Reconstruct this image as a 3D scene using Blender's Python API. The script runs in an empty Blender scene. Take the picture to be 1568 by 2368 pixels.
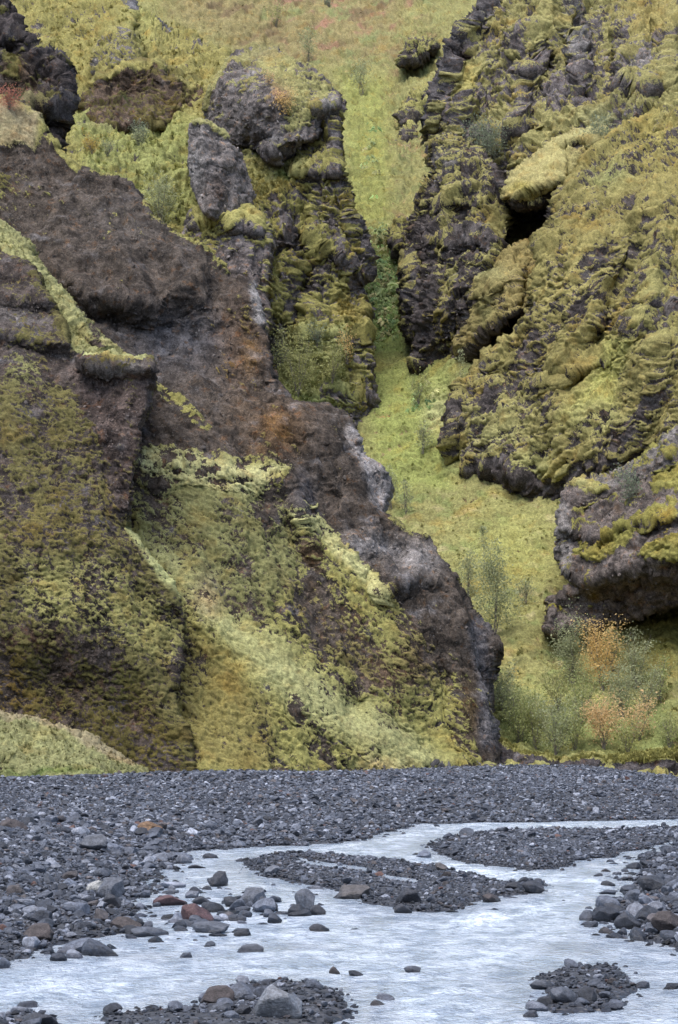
import bpy, math, random, time
import numpy as np
from mathutils import Vector

T0 = time.time()
random.seed(7)
RNG = np.random.default_rng(11)
SC = bpy.context.scene
COL = SC.collection

# ------------------------------------------------------------------ camera
EYE = 1.7
FOC = 4603.0            # focal length in units of the survey grid (1568 x 2367)
CX, CY, HORIZON = 784.0, 1183.5, 1730.0
PITCH = math.atan((HORIZON - CY) / FOC)
cam_d = bpy.data.cameras.new('camera')
cam = bpy.data.objects.new('camera', cam_d)
COL.objects.link(cam)
cam.location = (0, 0, EYE)
cam.rotation_euler = (math.pi / 2 + PITCH, 0, 0)
cam_d.sensor_fit = 'VERTICAL'
cam_d.sensor_height = 36.0
cam_d.lens = 36.0 * FOC / 2367.0
cam_d.clip_start = 0.5
cam_d.clip_end = 3000
SC.camera = cam

# ------------------------------------------------------------------ sky, sun, exposure
SUN_EL, SUN_AZ = 70.0, 215.0      # overcast; brightest part of the cloud high behind the camera
world = bpy.data.worlds.new('World')
SC.world = world
world.use_nodes = True
wn = world.node_tree.nodes
wl = world.node_tree.links
for n in list(wn):
    wn.remove(n)
w_out = wn.new('ShaderNodeOutputWorld')
w_bg = wn.new('ShaderNodeBackground')
w_sky = wn.new('ShaderNodeTexSky')
w_sky.sky_type = 'NISHITA'
w_sky.sun_disc = False
w_sky.sun_elevation = math.radians(SUN_EL)
w_sky.sun_rotation = math.radians(SUN_AZ)
w_sky.air_density = 1.0
w_sky.dust_density = 3.0
w_sky.ozone_density = 1.0
w_bg.inputs['Strength'].default_value = 0.105
wl.new(w_sky.outputs[0], w_bg.inputs['Color'])
wl.new(w_bg.outputs[0], w_out.inputs['Surface'])
sun_d = bpy.data.lights.new('sun', 'SUN')
sun_d.energy = 1.35
sun_d.angle = math.radians(50)
sun_d.color = (1.0, 0.975, 0.94)
sun = bpy.data.objects.new('sun', sun_d)
COL.objects.link(sun)
a, e = math.radians(SUN_AZ), math.radians(SUN_EL)
to_sun = Vector((math.sin(a) * math.cos(e), math.cos(a) * math.cos(e), math.sin(e)))
sun.rotation_euler = to_sun.to_track_quat('Z', 'Y').to_euler()
SC.view_settings.view_transform = 'Standard'
SC.view_settings.look = 'None'
SC.view_settings.gamma = 1.0
SC.view_settings.exposure = 1.32
SC.view_settings.use_curve_mapping = False
SC.render.engine = 'CYCLES'
SC.cycles.max_bounces = 4
SC.cycles.diffuse_bounces = 2
SC.cycles.use_denoising = True
SC.cycles.denoiser = 'OPENIMAGEDENOISE'
SC.cycles.denoising_input_passes = 'RGB_ALBEDO_NORMAL'


# ------------------------------------------------------------------ numpy helpers
def P(px, py, d):
    """survey direction + distance along the valley -> world"""
    px, py, d = np.asarray(px, float), np.asarray(py, float), np.asarray(d, float)
    a = (px - CX) / FOC
    b = (CY - py) / FOC
    y = math.cos(PITCH) - math.sin(PITCH) * b
    z = math.sin(PITCH) + math.cos(PITCH) * b
    s = d / y
    return np.stack([a * s, d + 0 * a, EYE + z * s], -1)


def proj(X, Y, Z):
    zc = Z - EYE
    f = math.cos(PITCH) * Y + math.sin(PITCH) * zc
    u = -math.sin(PITCH) * Y + math.cos(PITCH) * zc
    return CX + FOC * X / f, CY - FOC * u / f


def on_ground(px, py, z=0.0):
    a = (px - CX) / FOC
    b = (CY - py) / FOC
    y = math.cos(PITCH) - math.sin(PITCH) * b
    zz = math.sin(PITCH) + math.cos(PITCH) * b
    s = (z - EYE) / zz
    return a * s, y * s


def _h(ix, iy, iz, seed):
    h = (ix * 374761393 + iy * 668265263 + iz * 1274126177 + seed * 974634533) & 0xFFFFFFFF
    h = ((h ^ (h >> 13)) * 1274126177) & 0xFFFFFFFF
    return (h ^ (h >> 16)) & 0xFFFFFFFF


def perlin(x, y, z, seed=0):
    x, y, z = np.broadcast_arrays(np.asarray(x, float), np.asarray(y, float), np.asarray(z, float))
    ix, iy, iz = np.floor(x).astype(np.int64), np.floor(y).astype(np.int64), np.floor(z).astype(np.int64)
    fx, fy, fz = x - ix, y - iy, z - iz
    u, v, w = fx**3 * (fx * (fx * 6 - 15) + 10), fy**3 * (fy * (fy * 6 - 15) + 10), fz**3 * (fz * (fz * 6 - 15) + 10)

    def g(dx, dy, dz):
        h = _h(ix + dx, iy + dy, iz + dz, seed)
        gx = ((h & 1023) / 511.5 - 1)
        gy = (((h >> 10) & 1023) / 511.5 - 1)
        gz = (((h >> 20) & 1023) / 511.5 - 1)
        return gx * (fx - dx) + gy * (fy - dy) + gz * (fz - dz)
    a0 = g(0, 0, 0) * (1 - u) + g(1, 0, 0) * u
    a1 = g(0, 1, 0) * (1 - u) + g(1, 1, 0) * u
    b0 = g(0, 0, 1) * (1 - u) + g(1, 0, 1) * u
    b1 = g(0, 1, 1) * (1 - u) + g(1, 1, 1) * u
    return ((a0 * (1 - v) + a1 * v) * (1 - w) + (b0 * (1 - v) + b1 * v) * w) * 1.25


def fbm(x, y, z, octv=4, seed=0, gain=0.5, lac=2.05, ridged=False):
    t, amp, s = 0, 1.0, 0
    for o in range(octv):
        n = perlin(x, y, z, seed + o * 17)
        if ridged:
            n = 1 - 2.2 * np.abs(n)
        t = t + n * amp
        s += amp
        amp *= gain
        x, y, z = x * lac + 3.1, y * lac + 1.7, z * lac + 5.3
    return t / s


def sst(a, b, x):
    t = np.clip((x - a) / (b - a), 0, 1)
    return t * t * (3 - 2 * t)


def poly_sd(x, y, poly):
    """signed distance, positive inside, and gradient direction to the nearest edge point"""
    pts = np.asarray(poly, float)
    best = np.full(x.shape, 1e18)
    nx, ny = np.zeros_like(x), np.zeros_like(x)
    inside = np.zeros(x.shape, bool)
    n = len(pts)
    for i in range(n):
        ax, ay = pts[i]
        bx, by = pts[(i + 1) % n]
        dx, dy = bx - ax, by - ay
        L = dx * dx + dy * dy + 1e-12
        t = np.clip(((x - ax) * dx + (y - ay) * dy) / L, 0, 1)
        qx, qy = ax + t * dx, ay + t * dy
        d = (x - qx)**2 + (y - qy)**2
        m = d < best
        best[m] = d[m]
        nx[m], ny[m] = qx[m], qy[m]
        if abs(dy) > 1e-12:
            c = ((ay > y) != (by > y)) & (x < (bx - ax) * (y - ay) / dy + ax)
            inside ^= c
    d = np.sqrt(best)
    return np.where(inside, d, -d), nx, ny


def rbf(px, py, pts):
    p = np.asarray(pts, float)
    n = len(p)
    X = p[:, :2] / 500
    A = np.zeros((n + 3, n + 3))
    A[:n, :n] = np.sqrt(((X[:, None] - X[None])**2).sum(-1) + 0.002)
    A[:n, n] = 1
    A[:n, n + 1:n + 3] = X
    A[n:, :n] = A[:n, n:].T
    b = np.zeros(n + 3)
    b[:n] = p[:, 2]
    w = np.linalg.solve(A, b)
    x, y = px / 500, py / 500
    r = w[n] + w[n + 1] * x + w[n + 2] * y
    for i in range(n):
        r = r + w[i] * np.sqrt((x - X[i, 0])**2 + (y - X[i, 1])**2 + 0.002)
    return r


def ledge(pts, amp, up, dn, fade=40):
    p = np.asarray(pts, float)

    def f(x, y):
        L = np.interp(x, p[:, 0], p[:, 1])
        s = y - L
        k = np.where(s < 0, np.clip(1 + s / up, 0, 1)**1.5, np.clip(1 - s / dn, 0, 1))
        k = k * sst(p[0, 0] - fade, p[0, 0] + fade * .3, x) * (1 - sst(p[-1, 0] - fade * .3, p[-1, 0] + fade, x))
        return -amp * k
    return f


def rib(pts, amp, lft, rgt, fade=40):
    """pts are ordered by y; protrudes at the line, dropping towards left / right"""
    p = np.asarray(pts, float)

    def f(x, y):
        L = np.interp(y, p[:, 1], p[:, 0])
        s = x - L
        k = np.where(s < 0, np.clip(1 + s / lft, 0, 1), np.clip(1 - s / rgt, 0, 1))
        k = k * sst(p[0, 1] - fade, p[0, 1] + fade * .3, y) * (1 - sst(p[-1, 1] - fade * .3, p[-1, 1] + fade, y))
        return -amp * k
    return f


def bump(cx, cy, rx, ry, amp, ang=0.0):
    if min(rx, ry) < 34 and amp > 0:
        amp *= .4
    c, s = math.cos(math.radians(ang)), math.sin(math.radians(ang))

    def f(x, y):
        dx, dy = x - cx, y - cy
        u, v = (dx * c + dy * s) / rx, (-dx * s + dy * c) / ry
        return -amp * np.exp(-(u * u + v * v) * 1.2)
    return f


def soft(poly, w=15):
    def f(x, y):
        sd, _, _ = poly_sd(x, y, poly)
        return sst(-w, w, sd)
    return f


def band(pts, w, fw=None):
    """soft stripe along a polyline"""
    p = np.asarray(pts, float)

    def f(x, y):
        best = np.full(x.shape, 1e18)
        for i in range(len(p) - 1):
            ax, ay = p[i]
            bx, by = p[i + 1]
            dx, dy = bx - ax, by - ay
            t = np.clip(((x - ax) * dx + (y - ay) * dy) / (dx * dx + dy * dy), 0, 1)
            best = np.minimum(best, (x - ax - t * dx)**2 + (y - ay - t * dy)**2)
        return 1 - sst(w * .4, w * 1.3, np.sqrt(best))
    return f


def spot(cx, cy, rx, ry):
    def f(x, y):
        return np.exp(-(((x - cx) / rx)**2 + ((y - cy) / ry)**2) * 1.3)
    return f


def mesh_np(name, v, faces, mat=None, smooth=True, attrs=None):
    """faces: list of int arrays (n,3) / (n,4)"""
    me = bpy.data.meshes.new(name)
    faces = [np.asarray(f, np.int32) for f in faces if len(f)]
    me.vertices.add(len(v))
    me.vertices.foreach_set('co', np.asarray(v, np.float32).ravel())
    if faces:
        nl = sum(f.size for f in faces)
        npoly = sum(len(f) for f in faces)
        me.loops.add(nl)
        me.loops.foreach_set('vertex_index', np.concatenate([f.ravel() for f in faces]))
        me.polygons.add(npoly)
        tot = np.concatenate([np.full(len(f), f.shape[1], np.int32) for f in faces])
        me.polygons.foreach_set('loop_start', np.concatenate([[0], np.cumsum(tot)[:-1]]).astype(np.int32))
        me.polygons.foreach_set('use_smooth', np.full(npoly, smooth))
    for k, val in (attrs or {}).items():
        val = np.asarray(val, np.float32)
        if val.ndim == 1:
            at = me.attributes.new(k, 'FLOAT', 'POINT')
            at.data.foreach_set('value', val)
        elif val.shape[1] == 3 and k.startswith('vec'):
            at = me.attributes.new(k, 'FLOAT_VECTOR', 'POINT')
            at.data.foreach_set('vector', val.ravel())
        else:
            c4 = np.concatenate([val, np.ones((len(val), 1), np.float32)], 1)
            at = me.attributes.new(k, 'FLOAT_COLOR', 'POINT')
            at.data.foreach_set('color', c4.ravel())
    me.update()
    me.validate()
    if mat:
        me.materials.append(mat)
    return me


def link(name, me, parent=None, label=None, cat=None, group=None, kind=None):
    o = bpy.data.objects.new(name, me)
    COL.objects.link(o)
    if parent is not None:
        o.parent = parent
    tag(o, label, cat, group, kind)
    return o


def tag(o, label=None, cat=None, group=None, kind=None):
    for k, v in (('label', label), ('category', cat), ('group', group), ('kind', kind)):
        if v:
            o[k] = v


def mottled(f, scale, seed, lo, hi):
    def g(x, y):
        return f(x, y) * sst(lo, hi, fbm(x / scale, y / (scale * .45), seed + .3, 4, seed))
    return g


# ------------------------------------------------------------------ materials
class NT:
    def __init__(s, name):
        s.m = bpy.data.materials.new(name)
        s.m.use_nodes = True
        s.t = s.m.node_tree
        for n in list(s.t.nodes):
            s.t.nodes.remove(n)
        s.out = s.t.nodes.new('ShaderNodeOutputMaterial')
        s.b = s.t.nodes.new('ShaderNodeBsdfPrincipled')
        s.t.links.new(s.b.outputs[0], s.out.inputs['Surface'])

    def n(s, typ, ins=None, **kw):
        nd = s.t.nodes.new(typ)
        for k, v in kw.items():
            setattr(nd, k, v)
        for k, v in (ins or {}).items():
            s.put(nd.inputs[k], v)
        return nd

    def put(s, sock, v):
        if isinstance(v, bpy.types.NodeSocket):
            s.t.links.new(v, sock)
        elif isinstance(v, tuple) and len(v) == 3 and sock.type == 'RGBA':
            sock.default_value = (*v, 1)
        else:
            sock.default_value = v

    def mix(s, f, a, b, mode='MIX'):
        nd = s.n('ShaderNodeMix', data_type='RGBA', blend_type=mode)
        s.put(nd.inputs[0], f)
        s.put(nd.inputs[6], a)
        s.put(nd.inputs[7], b)
        return nd.outputs[2]

    def math(s, op, a, b=0.5, clamp=False):
        nd = s.n('ShaderNodeMath', operation=op, use_clamp=clamp)
        s.put(nd.inputs[0], a)
        s.put(nd.inputs[1], b)
        return nd.outputs[0]

    def ramp(s, f, lo, hi, a=0.0, b=1.0):
        nd = s.n('ShaderNodeMapRange', interpolation_type='SMOOTHSTEP')
        s.put(nd.inputs[0], f)
        nd.inputs[1].default_value, nd.inputs[2].default_value = lo, hi
        nd.inputs[3].default_value, nd.inputs[4].default_value = a, b
        return nd.outputs[0]

    def noise(s, scale, detail=4.0, rough=0.6, vec=None, dist=0.0):
        nd = s.n('ShaderNodeTexNoise')
        nd.inputs['Scale'].default_value = scale
        nd.inputs['Detail'].default_value = detail
        nd.inputs['Roughness'].default_value = rough
        nd.inputs['Distortion'].default_value = dist
        s.put(nd.inputs['Vector'], vec if vec is not None else s.pos())
        return nd.outputs['Fac']

    def vor(s, scale, vec=None, feature='F1', out='Distance'):
        nd = s.n('ShaderNodeTexVoronoi', feature=feature)
        nd.inputs['Scale'].default_value = scale
        s.put(nd.inputs['Vector'], vec if vec is not None else s.pos())
        return nd.outputs[out]

    def pos(s):
        if not hasattr(s, '_p'):
            s._p = s.n('ShaderNodeNewGeometry').outputs['Position']
        return s._p

    def attr(s, name, typ='GEOMETRY', out='Fac'):
        return s.n('ShaderNodeAttribute', attribute_name=name, attribute_type=typ).outputs[out]


def mat_crag():
    t = NT('mossy_rock')
    moss = t.attr('moss')
    mcol = t.attr('mosscol', out='Color')
    rcol = t.attr('rockcol', out='Color')
    n1 = t.noise(0.9, 5, 0.65)
    n2 = t.noise(4.5, 4, 0.7)
    n3 = t.noise(14.0, 3, 0.7)
    # rock: tuff with pebbles, pale lichen and rusty stain
    k = t.math('MULTIPLY', t.ramp(n1, .32, .68, .5, 1.65), t.ramp(n2, .28, .72, .6, 1.5))
    k = t.math('MULTIPLY', k, t.ramp(n3, .28, .72, .55, 1.6))
    rock = t.mix(1.0, rcol, t.n('ShaderNodeCombineColor', {0: k, 1: k, 2: k}).outputs[0], 'MULTIPLY')
    peb = t.ramp(t.vor(6.0), .14, .24, 1, 0)
    pebm = t.math('MULTIPLY', peb, t.ramp(t.noise(1.7, 2), .5, .62))
    rock = t.mix(t.math('MULTIPLY', pebm, .6), rock, (.17, .17, .175))
    hole = t.ramp(t.vor(2.6), .08, .2, 1, 0)
    rock = t.mix(t.math('MULTIPLY', hole, t.ramp(t.noise(.8, 2), .5, .6, 0, .7)), rock, (.02, .019, .02))
    rs = t.math('MULTIPLY', t.ramp(t.noise(1.5, 4, .7), .56, .68), .5)
    rock = t.mix(rs, rock, t.mix(1.0, rock, (1.75, 1.05, .5), 'MULTIPLY'))
    # moss
    mk = t.math('MULTIPLY', t.ramp(n2, .25, .75, .6, 1.4), t.ramp(n3, .2, .8, .68, 1.35))
    mc = t.mix(1.0, mcol, t.n('ShaderNodeCombineColor', {0: mk, 1: mk, 2: mk}).outputs[0], 'MULTIPLY')
    mc = t.mix(t.ramp(t.noise(.55, 3), .52, .72, 0, .45), mc, t.mix(1.0, mc, (1.12, .84, .6), 'MULTIPLY'))
    f = t.math('ADD', moss, t.math('MULTIPLY', t.math('SUBTRACT', n2, .5), 1.45))
    f = t.math('ADD', f, t.math('MULTIPLY', t.math('SUBTRACT', n3, .5), .8))
    f = t.ramp(f, .40, .58)
    t.put(t.b.inputs['Base Color'], t.mix(f, rock, mc))
    t.b.inputs['Roughness'].default_value = 0.95
    t.b.inputs['Specular IOR Level'].default_value = 0.15
    bh = t.math('ADD', t.math('MULTIPLY', n2, .35), t.math('MULTIPLY', n3, .45))
    bp = t.n('ShaderNodeBump', {'Strength': .9, 'Distance': .2, 'Height': bh})
    t.put(t.b.inputs['Normal'], bp.outputs[0])
    return t.m


def mat_tuft():
    t = NT('moss_tuft')
    c = t.attr('col', 'INSTANCER', 'Color')
    n = t.noise(6.0, 2)
    t.put(t.b.inputs['Base Color'], t.mix(t.ramp(n, .3, .7, 0, .4), c, t.mix(1.0, c, (.6, .6, .5), 'MULTIPLY')))
    t.b.inputs['Roughness'].default_value = 0.95
    t.b.inputs['Specular IOR Level'].default_value = 0.1
    tr = t.n('ShaderNodeBsdfTranslucent', {'Color': c})
    mx = t.n('ShaderNodeMixShader', {0: .45, 1: t.b.outputs[0], 2: tr.outputs[0]})
    t.t.links.new(mx.outputs[0], t.out.inputs['Surface'])
    return t.m


def mat_leaf(name, c1, c2):
    t = NT(name)
    v = t.attr('leafv')
    t.put(t.b.inputs['Base Color'], t.mix(v, c1, c2))
    t.b.inputs['Roughness'].default_value = 0.7
    t.b.inputs['Specular IOR Level'].default_value = 0.2
    tr = t.n('ShaderNodeBsdfTranslucent')
    t.put(tr.inputs[0], t.mix(v, c1, c2))
    mx = t.n('ShaderNodeMixShader')
    mx.inputs[0].default_value = .5
    t.t.links.new(t.b.outputs[0], mx.inputs[1])
    t.t.links.new(tr.outputs[0], mx.inputs[2])
    t.t.links.new(mx.outputs[0], t.out.inputs['Surface'])
    return t.m


def mat_stone(name='river_stone', inst=True):
    t = NT(name)
    c = t.attr('col', 'INSTANCER', 'Color') if inst else t.n('ShaderNodeObjectInfo').outputs['Color']
    tc = t.n('ShaderNodeTexCoord').outputs['Object']
    n1 = t.noise(2.2, 5, .65, tc)
    n2 = t.noise(9.0, 3, .7, tc)
    k = t.math('MULTIPLY', t.ramp(n1, .3, .7, .65, 1.35), t.ramp(n2, .3, .7, .75, 1.25))
    b = t.mix(1.0, c, t.n('ShaderNodeCombineColor', {0: k, 1: k, 2: k}).outputs[0], 'MULTIPLY')
    spk = t.ramp(t.noise(34.0, 1, .5, tc), .66, .74)
    b = t.mix(t.math('MULTIPLY', spk, .35), b, (.32, .33, .34))
    # wet skirt just above the water line
    z = t.n('ShaderNodeSeparateXYZ', {0: t.pos()}).outputs[2]
    wet = t.ramp(t.math('ADD', z, t.math('MULTIPLY', t.noise(9.0, 2), -.05)), -.005, .035, 1, 0)
    b = t.mix(wet, b, t.mix(1.0, b, (.38, .38, .4), 'MULTIPLY'))
    t.put(t.b.inputs['Base Color'], b)
    t.put(t.b.inputs['Roughness'], t.math('SUBTRACT', .62, t.math('MULTIPLY', wet, .4)))
    t.b.inputs['Specular IOR Level'].default_value = 0.35
    bp = t.n('ShaderNodeBump', {'Strength': .5, 'Distance': .03, 'Height': n2})
    t.put(t.b.inputs['Normal'], bp.outputs[0])
    return t.m


def mat_bed():
    t = NT('black_gravel')
    n1 = t.noise(.25, 4)
    v = t.vor(16.0)
    v2 = t.vor(16.0, out='Color')
    g = t.n('ShaderNodeSeparateColor', {0: v2}).outputs[0]
    b = t.mix(g, (.026, .030, .038), (.08, .089, .11))
    b = t.mix(t.ramp(n1, .35, .7), b, t.mix(1.0, b, (1.25, 1.15, 1.05), 'MULTIPLY'))
    b = t.mix(t.ramp(v, .25, .5, 0, .6), b, (.03, .03, .034))
    z = t.n('ShaderNodeSeparateXYZ', {0: t.pos()}).outputs[2]
    wet = t.ramp(z, .0, .04, 1, 0)
    b = t.mix(wet, b, t.mix(1.0, b, (.5, .5, .55), 'MULTIPLY'))
    t.put(t.b.inputs['Base Color'], b)
    t.put(t.b.inputs['Roughness'], t.math('SUBTRACT', .85, t.math('MULTIPLY', wet, .45)))
    bp = t.n('ShaderNodeBump', {'Strength': 1.0, 'Distance': .05, 'Height': t.math('SUBTRACT', 1.0, v)})
    t.put(t.b.inputs['Normal'], bp.outputs[0])
    return t.m


def mat_water():
    t = NT('glacial_water')
    foam = t.attr('foam')
    shal = t.attr('shallow')
    mp = t.n('ShaderNodeMapping', {'Vector': t.pos(), 'Scale': (1.0, .55, 1.0)}).outputs[0]
    n1 = t.noise(2.2, 5, .65, mp, .4)
    n2 = t.noise(9.0, 4, .65, mp, .6)
    n3 = t.noise(30.0, 3, .6, mp, .3)
    milky = t.mix(t.ramp(n1, .35, .68), (.375, .445, .53), (.69, .765, .865))
    mp2 = t.n('ShaderNodeMapping', {'Vector': t.pos(), 'Scale': (1.0, .8, 1.0)}).outputs[0]
    ripple_shade = t.ramp(t.noise(5.5, 5, .7, mp2, .8), .45, .62, 0, .9)
    milky = t.mix(ripple_shade, milky, t.mix(1.0, milky, (.56, .60, .66), 'MULTIPLY'))  # dark lines of the wavelets, their shading painted into the water colour
    milky = t.mix(t.math('MULTIPLY', shal, t.ramp(n1, .3, .7, .3, .9)), milky, (.13, .15, .175))
    f = t.math('ADD', foam, t.math('MULTIPLY', t.math('SUBTRACT', n2, .5), 1.6))
    f = t.math('ADD', f, t.math('MULTIPLY', t.math('SUBTRACT', n3, .5), .6))
    f = t.ramp(f, .4, 1.15)
    b = t.mix(f, milky, (.80, .87, .95))
    t.put(t.b.inputs['Base Color'], b)
    t.put(t.b.inputs['Roughness'], t.math('ADD', .12, t.math('MULTIPLY', f, .6)))
    t.b.inputs['IOR'].default_value = 1.33
    h = t.math('ADD', t.math('MULTIPLY', n2, .6), t.math('MULTIPLY', n3, .25))
    bp = t.n('ShaderNodeBump', {'Strength': 1.0, 'Distance': .12, 'Height': h})
    t.put(t.b.inputs['Normal'], bp.outputs[0])
    return t.m


def mat_plain(name, c, rough=.9):
    t = NT(name)
    n = t.noise(12.0, 3)
    t.put(t.b.inputs['Base Color'], t.mix(n, tuple(x * .6 for x in c), tuple(x * 1.4 for x in c)))
    t.b.inputs['Roughness'].default_value = rough
    return t.m


M_CRAG = mat_crag()
M_TUFT = mat_tuft()
M_STONE_I = mat_stone('gravel_stone', True)
M_STONE = mat_stone('boulder_stone', False)
M_BED = mat_bed()
M_WATER = mat_water()
M_BARK = mat_plain('bark', (.17, .15, .13))

# base colours (albedo)
C_MOSS = (.33, .30, .085)       # yellow-green moss
C_PALE = (.42, .42, .17)        # pale dry grass-moss
C_OLIVE = (.17, .15, .045)      # olive
C_GOLD = (.34, .26, .06)        # golden moss
C_RUST = (.17, .085, .03)       # rusty algae
C_GREEN = (.17, .23, .06)       # fresh grass
C_DKGREEN = (.05, .055, .018)
C_RED = (.33, .19, .12)
C_TAN = (.34, .28, .16)
R_GREY = (.105, .098, .105)
R_DARK = (.062, .056, .060)
R_BROWN = (.092, .074, .068)
R_BLUE = (.060, .062, .074)
R_PALE = (.21, .205, .215)


# ------------------------------------------------------------------ terrain builder
LAYERS = {}


def cushions(u, v, a, b, seed):
    """moss cushions in surface space: round on top, undercut below. -> height 0..1, random per cushion"""
    best = np.zeros(u.shape)
    rid = np.zeros(u.shape)
    uu, vv = u / a, v / b
    vv = vv + 0.5 * (np.floor(uu).astype(int) & 1)
    iu, iv = np.floor(uu).astype(np.int64), np.floor(vv).astype(np.int64)
    for du in (-1, 0, 1):
        for dv in (-1, 0, 1):
            cu, cv = iu + du, iv + dv
            h = _h(cu, cv, cu * 0, seed)
            jx, jy = (h & 255) / 255., ((h >> 8) & 255) / 255.
            sz = .55 + .75 * ((h >> 16) & 255) / 255.
            x = (uu - cu - .15 - .7 * jx) / (.62 * sz)
            y = (vv - cv - .15 - .7 * jy) / sz
            y = np.where(y > 0, y / .85, y / .38)
            hh = np.sqrt(np.maximum(0, 1 - x * x - y * y)) * (.5 + .5 * sz)
            m = hh > best
            best = np.where(m, hh, best)
            rid = np.where(m, ((h >> 4) & 1023) / 1023., rid)
    return np.clip(best, 0, 1.2), rid


def facets(x, y, z, size, seed):
    """broken blocks: every cell is a randomly tilted plane"""
    x, y, z = x / size, y / size, z / size
    bx, by, bz = np.floor(x - .5).astype(np.int64), np.floor(y - .5).astype(np.int64), np.floor(z - .5).astype(np.int64)
    best = np.full(x.shape, 1e9)
    val = np.zeros(x.shape)
    for i in (0, 1):
        for j in (0, 1):
            for k in (0, 1):
                cx, cy, cz = bx + i, by + j, bz + k
                h = _h(cx, cy, cz, seed)
                h2 = _h(cx, cy, cz, seed + 991)
                dx = x - cx - .2 - .6 * ((h & 255) / 255.)
                dy = y - cy - .2 - .6 * (((h >> 8) & 255) / 255.)
                dz = z - cz - .2 - .6 * (((h >> 16) & 255) / 255.)
                d = dx * dx + dy * dy + dz * dz
                t = (((h2 & 255) / 127.5 - 1) * dx + ((h2 >> 8 & 255) / 127.5 - 1) * dy + ((h2 >> 16 & 255) / 127.5 - .7) * dz) + .45 * ((h2 >> 24 & 255) / 255. - .5)
                m = d < best
                best = np.where(m, d, best)
                val = np.where(m, t, val)
    return val


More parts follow.
